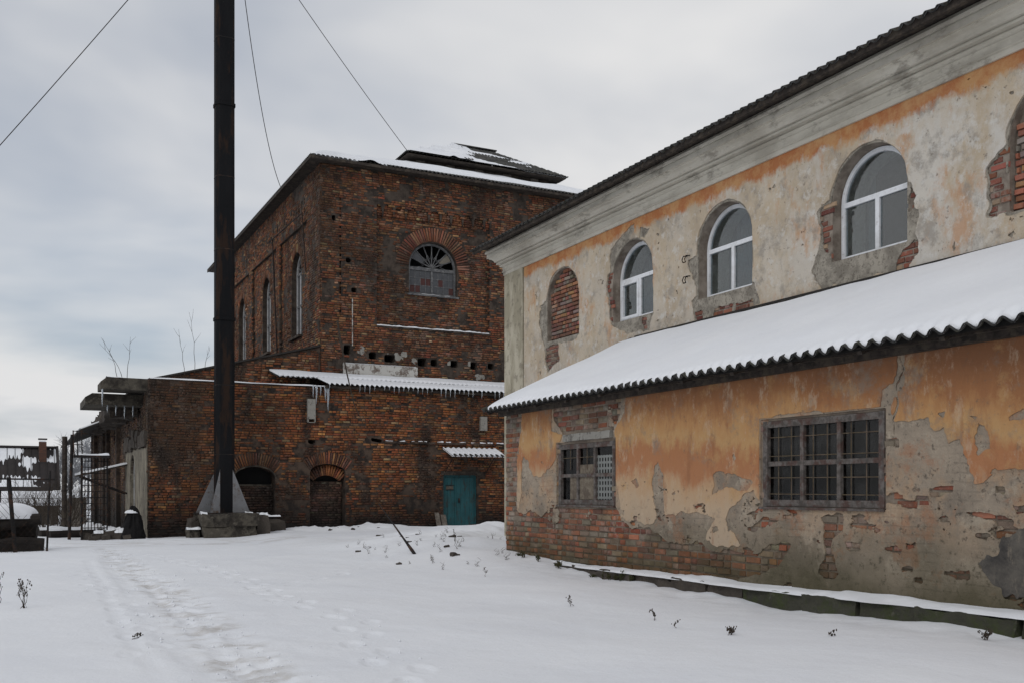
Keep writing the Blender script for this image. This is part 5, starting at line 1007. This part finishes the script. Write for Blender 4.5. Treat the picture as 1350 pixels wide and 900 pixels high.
for k in range(50):
    x = 9.38+k*.173
    if random.random() < .85: icicle(mb, x, 32.03, 4.61, random.uniform(.08, .3), random.uniform(.012, .022))
build(mb, 'icicles', M['ice'], r1, kind='stuff', smooth=True)
for x, L, r in ((8.87, .42, .03), (8.98, .62, .045), (9.12, .35, .03), (9.28, .5, .05), (9.37, .85, .06)): mb = MB(); icicle(mb, x, 32.18, 4.57, L, r); build(mb, 'icicle', M['ice'], WG, smooth=True)
mb = MB(); mb.box(9.25, 18.4, 32.1, 32.16, 4.50, 4.59); build(mb, 'eave_board', M['wood_dark'], WG)

# concrete slab canopy and far end of the wing's side
mb = MB(); mb.prism([(2.42, 4.20), (3.9, 4.20), (3.9, 4.56), (2.60, 4.57), (2.42, 4.42)], frS(32.6), -1.2, 0.); cs = build(mb, 'canopy_slab', M['concrete'], WG)
snow_strip('slab_snow', [(x, 32.9, 4.56) for x in np.arange(2.6, 3.95, .06)], .7, .05, cs, 21)
mb = MB(); mb.prism([(2.05, 3.80), (3.76, 3.80), (3.76, 4.15), (2.25, 4.15), (2.05, 4.02)], frS(33.6), -2.6, 0.); build(mb, 'canopy_slab', M['concrete'], WG)
mb = MB()
for k in range(5): rough(mb, 2.9+.1*k, 3.76, 34.5+k*3.2, 37.4+k*3.2, 3.55+.05*k, 4.0+.04*k, 6, .12, 1.6, k)
build(mb, 'broken_eave', M['wood_dark'], WG)
v_, f_ = [], []
mb = MB(); mb.hexa([(2.3, 41, 3.35), (3.8, 41, 4.0), (3.8, 57, 4.0), (2.3, 57, 3.35), (2.3, 41, 3.43), (3.8, 41, 4.08), (3.8, 57, 4.08), (2.3, 57, 3.43)]); er = build(mb, 'side_eave', M['roofing'], WG)
v, f = blanket((2.35, 41.2, 3.43), (0, 1, 0), (.918, 0, .397), 15.5, 1.5, lambda U, V: -.02+.09*sstep(-.05, .3, fbm(U*.6, V*1.5, 601, 3)), .15, .1, -.03); mesh('snow_patch', v, f, M['snow'], er, smooth=True)
for x, y_, L in ((2.47, 32.62, .55), (2.95, 33.7, .35), (3.2, 33.65, .45), (3.45, 33.66, .4), (2.7, 33.7, .25)): mb = MB(); icicle(mb, x, y_, 4.2 if y_ < 33 else 3.82, L, .03); build(mb, 'icicle', M['ice'], WG, smooth=True)
mb = MB(); mb.hexa([(2.05, 38.2, 1.60), (3.75, 38.2, 2.02), (3.75, 39.4, 2.02), (2.05, 39.4, 1.60), (2.05, 38.2, 1.66), (3.75, 38.2, 2.08), (3.75, 39.4, 2.08), (2.05, 39.4, 1.66)]); sa = build(mb, 'side_awning', M['wood_dark'], WG)
v, f = blanket((2.06, 38.2, 1.665), (0, 1, 0), (.97, 0, .24), 1.2, 1.72, lambda U, V: .06+.02*fbm(U*3, V*3, 611, 3), .1, .1, -.01); mesh('snow_cover', v, f, M['snow'], sa, smooth=True)
for y_ in (38.3, 39.3): mb = MB(); mb.beam((2.2, y_, 1.62), (3.75, y_, 1.0), .06, .06); build(mb, 'strut', M['iron'], sa)
for yy in (41.0, 45.5, 47.5, 52.5): mb = MB(); mb.box(3.6, 3.76, yy, yy+.35, -2, 3.9); build(mb, 'buttress', M['mortar_low'], WG)

# ------------------------------------------------------------ steel stack and its cables
SX, SY = 5.80, 31.05
ST = thing('steel_stack', (SX, SY, -.4), 'tall black steel chimney stack on a concrete block before the low wing', 'chimney')
q = .275; ch_ = .10
oct_ = [(-q+ch_, -q), (q-ch_, -q), (q, -q+ch_), (q, q-ch_), (q-ch_, q), (-q+ch_, q), (-q, q-ch_), (-q, -q+ch_)]
def oct_tube(z0, z1, s): mb = MB(); n = 8; mb.add([(SX+x*s, SY+y*s, z) for z in (z0, z1) for x, y in oct_], [(k, (k+1) % 8, 8+(k+1) % 8, 8+k) for k in range(8)]+[tuple(range(8))[::-1], tuple(range(8, 16))]); return mb
zj = [.42, 6.3, 12.8, 18.6, 23.5]
for a, b in zip(zj[:-1], zj[1:]): build(oct_tube(a, b-.004, 1.0), 'shaft_section', M['stack_steel'], ST)
for z_ in zj[1:4]: build(oct_tube(z_-.05, z_+.05, 1.09), 'joint_flange', M['stack_steel'], ST)
for z_ in (2.2, 4.3, 8.4, 10.6, 14.8, 16.7): build(oct_tube(z_-.012, z_+.012, 1.018), 'weld_seam', M['iron'], ST)
build(oct_tube(18.95, 19.1, 1.2), 'cable_collar', M['iron'], ST)
for pts, y_ in (([(SX-.275, .44), (SX-.275, 1.62), (SX-.80, .44)], SY+.22), ([(SX-.18, .44), (SX-.18, 1.74), (SX-.47, .44)], SY-.30), ([(SX+.2, .44), (SX+.2, 1.74), (SX+.72, .44)], SY-.26), ([(SX+.275, .44), (SX+.275, 1.62), (SX+.8, .44)], SY+.22)):
    mb = MB(); mb.prism(pts, frS(y_), -.012, .012); build(mb, 'gusset_plate', M['gusset'], ST)
mb = MB(); mb.box(SX-.85, SX+.8, SY-.5, SY+.5, .40, .442); build(mb, 'base_plate', M['iron'], ST)
mb = MB(); rough(mb, 5.05, 6.62, 30.25, 31.75, -.8, .02, 16, .045, 3.5, 1); build(mb, 'base_block', M['concrete'], ST)
mb = MB(); rough(mb, 5.0, 6.66, 30.22, 31.78, .03, .40, 16, .045, 3.5, 2); build(mb, 'base_block', M['concrete'], ST)
mb = MB(); rough(mb, 6.66, 7.05, 30.45, 31.7, -.8, .36, 7, .05, 2, 3); build(mb, 'base_block', M['stone'], ST)
mb = MB(); rough(mb, 4.7, 5.0, 30.45, 31.4, -.8, -.1, 6, .05, 3, 4); build(mb, 'base_block', M['concrete'], ST)
mb = MB(); rough(mb, 4.78, 5.02, 30.65, 31.4, -.09, .26, 6, .06, 3, 5); build(mb, 'base_block', M['stone'], ST)
for a, b, y_, z_ in ((4.6, 5.0, 30.5, -.05), (4.98, 5.2, 30.4, .40), (6.3, 6.55, 30.5, .39), (6.68, 7.0, 30.6, .37), (7.0, 7.5, 30.9, .3)):
    snow_strip('block_snow', [(x, y_, z_) for x in np.arange(a, b, .04)], .2, .07, ST, int(a*10))
mb = MB(); rough(mb, 7.0, 7.7, 31.2, 32.1, -.8, .2, 7, .09, 1.6, 8); rub = build(mb, 'rubble_bank', M['stone'], ST)
def cable(name, a, b, sag, label, r=.013, n=24):
    a = Vector(a); b = Vector(b); pts = [a.lerp(b, k/n)+Vector((0, 0, -sag*4*(k/n)*(1-k/n))) for k in range(n+1)]
    mb = MB(); mb.tube(pts, r, 5); return tag(build(mb, name, M['iron'], None, smooth=True), label, 'cable', 'cables of the steel stack')
cable('guy_cable', (SX-.3, SY-.1, 19.02), (-8.4, 32.2, .07), .35, 'thin dark cable slanting down from the stack to the left past the open sky')
cable('guy_cable', (SX+.3, SY+.1, 19.02), (9.36, 38.6, 12.86), 1.3, 'slack cable hanging from the stack to the side eave of the brick block', .013)
cable('guy_cable', (SX+.3, SY, 19.02), (15.1, 40.0, 15.62), .12, 'taut cable running from the stack to the corner of the roof lantern')

# ------------------------------------------------------------ left of the wing: lattice, heap, rubble
LA = thing('steel_lattice_screen', (2.2, 32.0, -.4), 'rusty black steel lattice screen with small railed platform left of the low wing', 'lattice')
def rod(a, b, r, nm, par, m='iron', n=5): mb = MB(); mb.tube([a, b], r, n); return build(mb, nm, M[m], par)
rod((1.86, 32, -.6), (1.86, 32, 2.2), .035, 'post', LA); rod((2.56, 32, -.2), (2.56, 32, 2.2), .025, 'post', LA)
for k in range(1, 8): rod((1.86+.7*k/8, 32, -.1), (1.86+.7*k/8, 32, 2.1), .013, 'bar', LA)
for k in range(12): rod((1.86, 31.98, .0+k*.18), (2.56, 31.98, .0+k*.18), .013, 'bar', LA)
mb = MB(); mb.box(1.62, 2.62, 31.6, 32.3, 2.08, 2.14); pf = build(mb, 'platform', M['iron'], LA); snow_strip('platform_snow', [(x, 31.95, 2.14) for x in np.arange(1.75, 2.6, .06)], .5, .06, pf, 33)
for x in (1.64, 1.74, 1.86): rod((x, 31.7, 2.1), (x-.03, 31.7, 2.86), .018, 'rail_post', LA)
for z_ in (2.45, 2.84): rod((1.60, 31.7, z_), (1.88, 31.7, z_), .012, 'rail', LA)
rod((1.84, 31.7, 2.78), (2.9, 33.2, 2.78), .012, 'rail', LA)
rod((1.52, 32.0, -.5), (1.60, 31.95, 2.75), .05, 'leaning_post', LA)
def heap(name, cx, cy, rx, ry, h, m, label, cat, seed, z0=None, snow=None):
    t = thing(name, (cx, cy, ground_z(cx, cy)), label, cat); z0 = ground_z(cx, cy)-.1 if z0 is None else z0
    V = []; nr, na = 9, 28
    for i in range(nr+1):
        for k in range(na):
            a = 2*math.pi*k/na; ph = i/nr*math.pi/2; nz = 1+.24*float(fbm(math.cos(a)*1.9+seed, math.sin(a)*1.9+ph*1.6, seed, 4))
            V.append((cx+rx*math.cos(a)*math.cos(ph)**.75*nz, cy+ry*math.sin(a)*math.cos(ph)**.75*nz, z0+(h+.1)*math.sin(ph)*(1+.25*(nz-1))))
    F = [(i*na+k, i*na+(k+1) % na, (i+1)*na+(k+1) % na, (i+1)*na+k) for i in range(nr) for k in range(na)]
    mesh('heap_body', V, F, m, t)
    if snow:
        sx, sy, sr, sh_ = snow; V = []
        for i in range(6):
            for k in range(20):
                a = 2*math.pi*k/20; ph = i/5*math.pi/2; nz = 1+.2*float(fbm(math.cos(a)+seed, math.sin(a)+ph, seed+3, 3)); V.append((cx+sx+sr*math.cos(a)*math.cos(ph)*nz, cy+sy+sr*math.sin(a)*math.cos(ph)*nz, z0+h*.93+sh_*math.sin(ph)))
        mesh('snow_cap', V, [(i*20+k, i*20+(k+1) % 20, (i+1)*20+(k+1) % 20, (i+1)*20+k) for i in range(5) for k in range(20)], M['snow'], t, smooth=True)
    return t
heap('tarpaulin_heap', 3.22, 31.4, .36, .42, .93, M['tarp'], 'black tarpaulin covered heap with a small snow cap by the wing corner', 'heap', 3, snow=(-.06, -.05, .19, .10))
rng = np.random.default_rng(12)
for k, (x, y_, s) in enumerate(((2.85, 31.5, .22), (2.65, 31.7, .26), (2.45, 31.5, .16), (2.3, 31.8, .22), (2.1, 31.4, .15), (2.75, 32.1, .3), (2.45, 32.4, .3), (1.95, 32.2, .2), (3.0, 31.0, .14))):
    mb = MB(); z_ = ground_z(x, y_); rough(mb, x-s*.7, x+s*.7, y_-s*.6, y_+s*.6, z_-.1, z_+s*.9, 4, s*.28, 3, k+40)
    o = build(mb, 'rubble_stone', M['stone'], None); tag(o, 'dark rubble stone under snow beside the steel lattice', 'stone', 'rubble stones by the lattice')
    if k in (0, 1, 3, 5, 6): snow_strip('snow_cap', [(x-s*.6+q*s*.12, y_, z_+s*.86) for q in range(11)], s*1.1, .09, o, k)
# scrap pile at the left edge
SP = thing('scrap_pile', (.0, 26, -.35), 'dark pile of logs and scrap with thick snow cap at the left edge', 'scrap pile')
zb = ground_z(0, 26)
for k, (a, b, r) in enumerate((((-1.8, 26, .12), (.62, 25.9, .42), .16), ((-1.8, 26.4, .0), (.55, 26.3, .12), .2), ((-1.8, 25.7, -.22), (.68, 25.6, -.12), .17), ((-1.6, 26.5, .32), (.3, 26.5, .36), .17))):
    pts = [Vector(a).lerp(Vector(b), q/8)+Vector((0, .03*math.sin(q*2+k), .03*math.cos(q*1.7+k))) for q in range(9)]; mb = MB(); mb.tube(pts, [r*(1-.15*q/8) for q in range(9)], 10); build(mb, 'log', M['log'], SP)
mb = MB(); rough(mb, -1.8, .66, 25.5, 26.6, -.6, -.08, 10, .06, 2, 77); build(mb, 'scrap_block', M['log'], SP)
V = []
for i in range(9):
    for k in range(28):
        a = 2*math.pi*k/28; ph = i/8*math.pi/2; nz = 1+.12*float(fbm(math.cos(a)+3, math.sin(a)+ph, 8, 3)); V.append((-.12+.72*math.cos(a)*math.cos(ph)**.6*nz, 26.1+.42*math.sin(a)*math.cos(ph)**.6*nz, .44+.36*math.sin(ph)*nz))
mesh('snow_cap', V, [(i*28+k, i*28+(k+1) % 28, (i+1)*28+(k+1) % 28, (i+1)*28+k) for i in range(8) for k in range(28)], M['snow'], SP, smooth=True)
# wire mesh fence piece standing in front of the scrap
FE = thing('wire_fence', (0, 25.2, -.35), 'torn dark wire mesh fence on bent posts at the left edge', 'fence')
for a, b, r in (((-.35, 25.2, -.5), (-.45, 25.3, 1.35), .035), ((.1, 25.2, -.5), (-.05, 25.3, 1.4), .05), ((.72, 25.1, -.5), (.80, 25.2, 1.55), .025)): rod(a, b, r, 'post', FE)
rod((-2.5, 25.25, 1.38), (.9, 25.2, 1.35), .02, 'rail', FE)
mb = MB()
for k in range(26):
    x = -2.2+k*.12
    for sgn in (-1, 1):
        z0, z1 = -.35, .75+.25*math.sin(x*2.3); x1 = x+sgn*(z1-z0)*.8; x1c = min(x1, .45)
        t = (x1c-x)/(x1-x) if x1 != x else 1
        if t > .05: mb.tube([(x, 25.2, z0), (x+(x1c-x)*.5, 25.17, z0+(z1-z0)*t*.5), (x1c, 25.2, z0+(z1-z0)*t)], .004, 3)
build(mb, 'wire_mesh', M['iron'], FE, kind='stuff')

# ------------------------------------------------------------ background on the left
HS = thing('village_house', (0, 86, -1), 'distant house with dark ribbed roof streaked with snow and a brick chimney', 'house')
def gz2(x, y): return ground_z(x, y)
mb = MB(); mb.box(-9, 2.9, 85.4, 92, -2, 1.75); build(mb, 'wall', M['house_wall'], HS)
V = [(-9.5, 84.6, 1.35), (3.35, 84.6, 1.35), (3.35, 88.6, 4.6), (-9.5, 88.6, 4.6), (3.35, 92.8, 1.35), (-9.5, 92.8, 1.35)]
build(MB().add(V, [(0, 1, 2, 3), (3, 2, 4, 5)]), 'roof', M['rib_metal'], HS)
rfH = build(MB().add([(2.9, 85.4, 1.75), (2.9, 92, 1.75), (2.9, 88.6, 4.4)], [(0, 1, 2)]), 'gable', M['house_wall'], HS)
us = np.linspace(-9.4, 3.2, 260); ts = np.linspace(.02, .97, 60); U, T = np.meshgrid(us, ts)
Fs = -.2+.62*fbm(U*.45, T*2.2, 703, 4, .5)+.07*np.cos(U*2*np.pi/.28)-.35*sstep(2.4, 2.9, U)*sstep(.75, .5, T)+.12*sstep(.5, .9, T)*sstep(-2, 1, U)
v, f = sheet(lambda u, t, d: (u, 84.6+t*4.0, 1.35+t*3.25+d), us, ts, Fs, .06, .01); mesh('roof_snow', v, f, M['snow'], HS)
for k in range(23): x = -9.26+k*.56; mb = MB(); mb.beam((x, 84.58, 1.40), (x, 88.58, 4.65), .035, .05); build(mb, 'roof_rib', M['rib_metal'], HS)
mb = MB(); mb.box(1.95, 2.5, 87.2, 87.8, 2.8, 5.05); chm = build(mb, 'chimney', M['brick_plain'], HS); mb = MB(); mb.box(1.9, 2.55, 87.15, 87.85, 5.22, 5.32); build(mb, 'chimney_cap', M['rib_metal'], chm); mb = MB(); mb.box(2.0, 2.45, 87.2, 87.8, 5.05, 5.14); build(mb, 'chimney_snow', M['snow'], chm)
mb = MB(); mb.beam((-9.5, 88.6, 4.68), (3.4, 88.6, 4.68), .4, .16); build(mb, 'ridge_cap', M['rib_metal'], HS)
mb = MB(); mb.beam((3.32, 84.5, 1.40), (3.32, 88.6, 4.72), .16, .2); build(mb, 'verge_board', M['rib_metal'], HS)
mb = MB(); mb.beam((-9.5, 84.55, 1.32), (3.4, 84.55, 1.32), .12, .25); build(mb, 'eave_board', M['rib_metal'], HS)
for x in (-4.2, -1.0, 1.4): mb = MB(); mb.box(x, x+1.0, 85.34, 85.4, .1, 1.2); build(mb, 'window', M['black'], HS)
SHD = thing('small_shed', (2, 72, -1), 'low shed with smooth snow covered roof before the distant house', 'shed')
mb = MB(); mb.box(-.3, 2.75, 72, 75, -2, .25); build(mb, 'wall', M['house_wall'], SHD)
v, f = blanket((-.6, 71.6, .22), (1, 0, 0), (0, .95, .31), 3.5, 2.6, lambda U, V: .12+.03*fbm(U, V, 711, 3), .15, .15, -.05); mesh('snow_cover', v, f, M['snow'], SHD, smooth=True)
mb = MB(); mb.hexa([(-.6, 71.6, .05), (2.9, 71.6, .05), (2.9, 74.1, .87), (-.6, 74.1, .87), (-.6, 71.6, .17), (2.9, 71.6, .17), (2.9, 74.1, .99), (-.6, 74.1, .99)]); build(mb, 'roof', M['wood_dark'], SHD)
SH2 = thing('lean_shelter', (3.0, 58, -1), 'small snowy lean-to shelter beyond the steel lattice', 'shed')
mb = MB(); mb.box(2.6, 3.6, 58, 61, -2, .75); build(mb, 'wall', M['wood_board'], SH2); v, f = blanket((2.35, 57.8, .55), (0, 1, 0), (.8, 0, .6), 3.4, 1.6, lambda U, V: .1+.03*fbm(U, V, 712, 3), .15, .15, -.06); mesh('snow_cover', v, f, M['snow'], SH2, smooth=True)
def branch(mb, p, d, L, r, depth, rng, nb=3, spread=.6, up=.12):
    pts = [p]; q = p.copy(); dd = d.copy(); n = 4
    for k in range(n): dd = (dd+Vector((rng.normal(0, .12), rng.normal(0, .12), up*.3+rng.normal(0, .08)))).normalized(); q = q+dd*(L/n); pts.append(q.copy())
    mb.tube(pts, [r*(1-.55*k/n) for k in range(n+1)], 4 if depth < 2 else 6, cap=False)
    if depth > 0:
        for k in range(nb):
            t = pts[1+int(rng.integers(1, n))]; e = (dd+Vector((rng.normal(0, spread), rng.normal(0, spread), rng.normal(.1, spread*.5)))).normalized(); branch(mb, t, e, L*rng.uniform(.55, .8), r*.55, depth-1, rng, nb, spread, up)
def bare_tree(name, x, y, h, seed, label, m='frost', depth=4, nb=4, group='frosted trees beyond the yard'):
    rng = np.random.default_rng(seed); z = ground_z(x, y)-.1; t = thing(name, (x, y, z), label, 'tree', group); mb = MB(); mb.tube([(x, y, z), (x+.05, y, z+h*.2), (x, y, z+h*.4)], [h*.022, h*.018, h*.013], 7); build(mb, 'trunk', M[m], t)
    mb = MB()
    for k in range(7): a = rng.uniform(0, 6.28); branch(mb, Vector((x, y, z+h*rng.uniform(.18, .4))), Vector((math.cos(a)*.6, math.sin(a)*.6, 1)).normalized(), h*.3, h*.010, depth-1, rng, nb, .55)
    build(mb, 'crown', M[m], t)
for k, (x, y, h, lb) in enumerate(((5.0, 100, 6.5, 'pale frosted bare tree right behind the distant house'), (6.3, 112, 7.5, 'taller frosted bare tree farther behind the lattice'), (4.1, 92, 5.0, 'small frosted tree at the right gable of the distant house'), (-2.5, 108, 6.0, 'frosted bare tree standing behind the ridge of the distant house'), (7.6, 120, 8, 'farthest frosted bare tree close to the wing side'))): bare_tree('bare_tree', x, y, h, 800+k, lb)
def bush(name, x, y, h, n, seed, label, m='twig', cat='shrub', group=None, spread=.5, z=None, depth=1):
    rng = np.random.default_rng(seed); z = ground_z(x, y)-.03 if z is None else z; mb = MB()
    for k in range(n):
        a = rng.uniform(0, 6.28); branch(mb, Vector((x+rng.normal(0, .12*h), y+rng.normal(0, .12*h), z)), Vector((math.cos(a)*spread, math.sin(a)*spread, 1)).normalized(), h*rng.uniform(.5, .9), .008*h+.002, depth, rng, 3, .5)
    return tag(build(mb, name, M[m], None), label, cat, group)
SHL = ('low bare shrub nearest to the fallen logs', 'dark bare shrub tangle left of the steel lattice', 'broad bare shrub behind the scrap pile', 'taller bare shrub farther back by the lean shelter', 'pale twiggy bare shrub below the shed roof', 'thin bare shrub beside the far wire fence')
for k, (x, y, h) in enumerate(((1.1, 38.5, 1.0), (1.7, 45, 1.7), (.6, 42, 1.4), (2.3, 52, 2.1), (1.2, 50, 1.7), (.2, 58, 1.8))): bush('bare_shrub', x, y, h, 22, 850+k, SHL[k], group='bare shrubs on the left', depth=2)
for k, (x, y, L) in enumerate(((1.0, 33, 1.6), (.8, 35, 1.9))):
    mb = MB(); z = ground_z(x, y)+.1; pts = [(x+q*L/6, y+.15*q, z+.02*math.sin(q)) for q in range(7)]; mb.tube(pts, .13, 8); o = tag(build(mb, 'fallen_log', M['log'], None), ('snow topped fallen log lying in front of the shrubs', 'second snow topped log just behind the first')[k], 'log'); snow_strip('log_snow', [(x+q*L/20, y+.045*q, z+.10) for q in range(21)], .2, .09, o, k+3)
FN = thing('far_fence', (1, 64, -1), 'low dark wire fence with thin posts across the far yard', 'fence')
for k in range(9): rod((-6+k*1.2, 64, -1.6), (-6+k*1.2, 64, .75), .035, 'post', FN)
for z_ in (.7, .2, -.3): rod((-6.2, 64, z_), (3.8, 64, z_), .012, 'wire', FN)
mb = MB(); mb.tube([(1.72, 40, -1), (1.75, 40, 3.1)], .09, 8); tag(build(mb, 'utility_post', M['wood_dark'], None), 'dark upright timber post just left of the lattice railing', 'post')

# ------------------------------------------------------------ small things in the yard
tw = [(2.95, 33.2, 4.6, 1.2, -.35), (3.25, 33.2, 4.6, 1.3, .05), (3.1, 33.3, 4.6, 1.05, -.6), (5.1, 34.2, 4.9, 1.5, -.12), (5.45, 34.2, 5.0, 2.0, -.08), (5.75, 34.3, 5.1, .8, .25)]
for k, (x, y, z, L, lean) in enumerate(tw):
    rng = np.random.default_rng(900+k); mb = MB(); pts = [Vector((x+lean*L*(q/6)**1.5+.02*rng.normal(), y, z+L*q/6)) for q in range(7)]; mb.tube(pts, [.009*(1-.7*q/6) for q in range(7)], 4)
    for q in (3, 4, 5): branch(mb, pts[q], Vector((rng.normal(0, .5), 0, .8)).normalized(), L*.22, .005, 0, rng)
    tag(build(mb, 'roof_sapling', M['twig'], None), ('leaning bare sapling on the canopy slab', 'upright bare sapling on the canopy slab', 'low bent sapling over the slab edge', 'shorter sapling on the wing roof near the stack', 'tallest sapling on the wing roof near the stack', 'small twig beside the stack above the wing roof')[k], 'sapling')
IR = MB(); p0 = Vector((6.24, 16.1, ground_z(6.24, 16.1)-.03)); p1 = Vector((5.95, 17.2, .85)); IR.tube([p0, p0.lerp(p1, .1), p0.lerp(p1, .3), p0.lerp(p1, .65), p1], [.026, .032, .018, .013, .01], 7)
tag(build(IR, 'iron_rod', M['iron'], None), 'dark iron rod leaning out of the snow mound', 'rod')
mb = MB(); pts = [(9.6, 31.9, 6.7), (9.75, 31.95, 5.9), (9.95, 31.98, 5.0), (10.2, 32.0, 4.0), (10.6, 32.05, 3.2)]; mb.tube(pts, [.035, .03, .025, .018, .01], 5)
tag(build(mb, 'dead_branch', M['twig'], None), 'dead branch hanging across the snowy wing roof edge', 'branch')
for k, (x, w_, h, ln) in enumerate(((13.18, .17, .62, .14), (13.40, .2, .55, .10))):
    z = ground_z(x, 32)-.12; mb = MB(); mb.hexa([(x, WY-.25-ln, z), (x+w_, WY-.25-ln, z), (x+w_, WY-.21-ln, z), (x, WY-.21-ln, z), (x+.02, WY-.06, z+h), (x+w_+.01, WY-.06, z+h), (x+w_+.01, WY-.02, z+h-.02), (x+.02, WY-.02, z+h)])
    tag(build(mb, 'plank', M['wood_board'], None), ('grey plank leaning left of the teal door', 'grey plank leaning against the left leaf of the teal door')[k], 'plank')
mb = MB(); mb.beam((12.2, 27.0, ground_z(12.2, 27)-.02), (12.9, 26.2, ground_z(12.9, 26.2)+.05), .14, .1); tag(build(mb, 'charred_beam', M['log'], None), 'charred beam end sticking out of the mound by the hall corner', 'beam')
rng = np.random.default_rng(77)
spots = [(8.4, 21.5), (8.0, 21.0), (9.2, 22.2), (7.4, 19.6), (8.9, 21.2), (6.7, 17.6), (7.5, 17.4), (7.2, 18.4), (5.9, 18.2), (9.9, 22.6), (8.3, 18.9), (6.9, 16.3), (7.7, 20.3), (5.6, 15.2), (6.6, 15.2), (8.5, 24.5), (9.0, 30.6), (9.3, 30.8), (9.7, 30.5), (10.0, 30.9), (10.5, 30.4)]
for k, (x, y) in enumerate(spots):
    s = rng.uniform(.02, .065); z = ground_z(x, y); mb = MB(); rough(mb, x-s, x+s, y-s*.7, y+s*.7, z-.06, z+s*.5, 5, s*.55, 9, k+5); tag(build(mb, 'debris_lump', M['stone'], None), 'small dark lump of rubble poking through the snow', 'debris', 'rubble lumps in the snow')
def weed(name, x, y, h, seed, label, heads=True, m='twig', n=3):
    rng = np.random.default_rng(seed); z = ground_z(x, y)-.02; mb = MB()
    for k in range(n):
        a = rng.uniform(0, 6.28); ln = rng.uniform(.05, .4); L = h*rng.uniform(.6, 1.05); pts = [Vector((x+rng.normal(0, .02)+math.cos(a)*ln*L*(q/4)**1.5, y+math.sin(a)*ln*L*(q/4)**1.5, z+L*q/4)) for q in range(5)]; mb.tube(pts, [.0035*(1-.5*q/4) for q in range(5)], 4)
        if heads:
            for q in range(9):
                p = pts[2].lerp(pts[4], q/8)+Vector((rng.normal(0, .012), rng.normal(0, .012), 0)); s = rng.uniform(.004, .010); mb.add([p+Vector((-s, 0, 0)), p+Vector((0, 0, -s*1.4)), p+Vector((s, 0, 0)), p+Vector((0, 0, s*1.4)), p+Vector((0, -s, 0)), p+Vector((0, s, 0))], [(4, 0, 1), (4, 1, 2), (4, 2, 3), (4, 3, 0), (5, 1, 0), (5, 2, 1), (5, 3, 2), (5, 0, 3)])
    return tag(build(mb, name, M[m], None), label, 'weed', 'dead weeds in the snow')
wl = [(5.88, 12.5, .22, 'single dead weed stalk left of the lean-to corner'), (5.40, 9.3, .2, 'pale thin weed in the open snow before the small window'), (5.58, 8.0, .2, 'forked dead weed in the snow before the lean-to'), (5.36, 7.38, .15, 'small dark seed head right of the forked weed'), (5.49, 6.76, .14, 'low clumped dark weed in the near snow'), (6.09, 6.2, .1, 'thin short stem in the snow below the wide window'), (7.06, 5.48, .17, 'dark bushy weed against the mossy footing'), (.12, 11.35, .34, 'tall seeded weeds bending at the left edge of the snow'), (-.1, 11.9, .4, 'tall dark weed cut by the left frame edge'), (6.9, 15.9, .45, 'bent grass stalk beside the lean-to corner'), (.95, 9.0, .08, 'tiny stem in the snow beside the footprints')]
for k, (x, y, h, lb) in enumerate(wl): weed('dead_weed', x, y, h*(1 if k in (7, 8, 9) else .72), 940+k, lb, n=6 if k in (6, 7, 4) else 2 if k not in (0, 3) else 1)
for k in range(46):
    t = rng.uniform(0, 1); x, y = (rng.uniform(5.6, 7.45), rng.uniform(13.6, 17.5)) if t < .55 else (rng.uniform(6, 9), rng.uniform(17, 21)); weed('dead_weed', x, y, rng.uniform(.05, .16), 1000+k, 'tiny dead grass stem on the snow mound by the lean-to corner', False, n=3)
for k in range(12): x, y = rng.uniform(7.28, 7.42), rng.uniform(10.8, 14.6); weed('green_weed', x, y, rng.uniform(.06, .17), 1100+k, 'small green weed tuft at the foot of the lean-to wall', True, 'grass', 7)['group'] = 'green tufts along the lean-to footing'
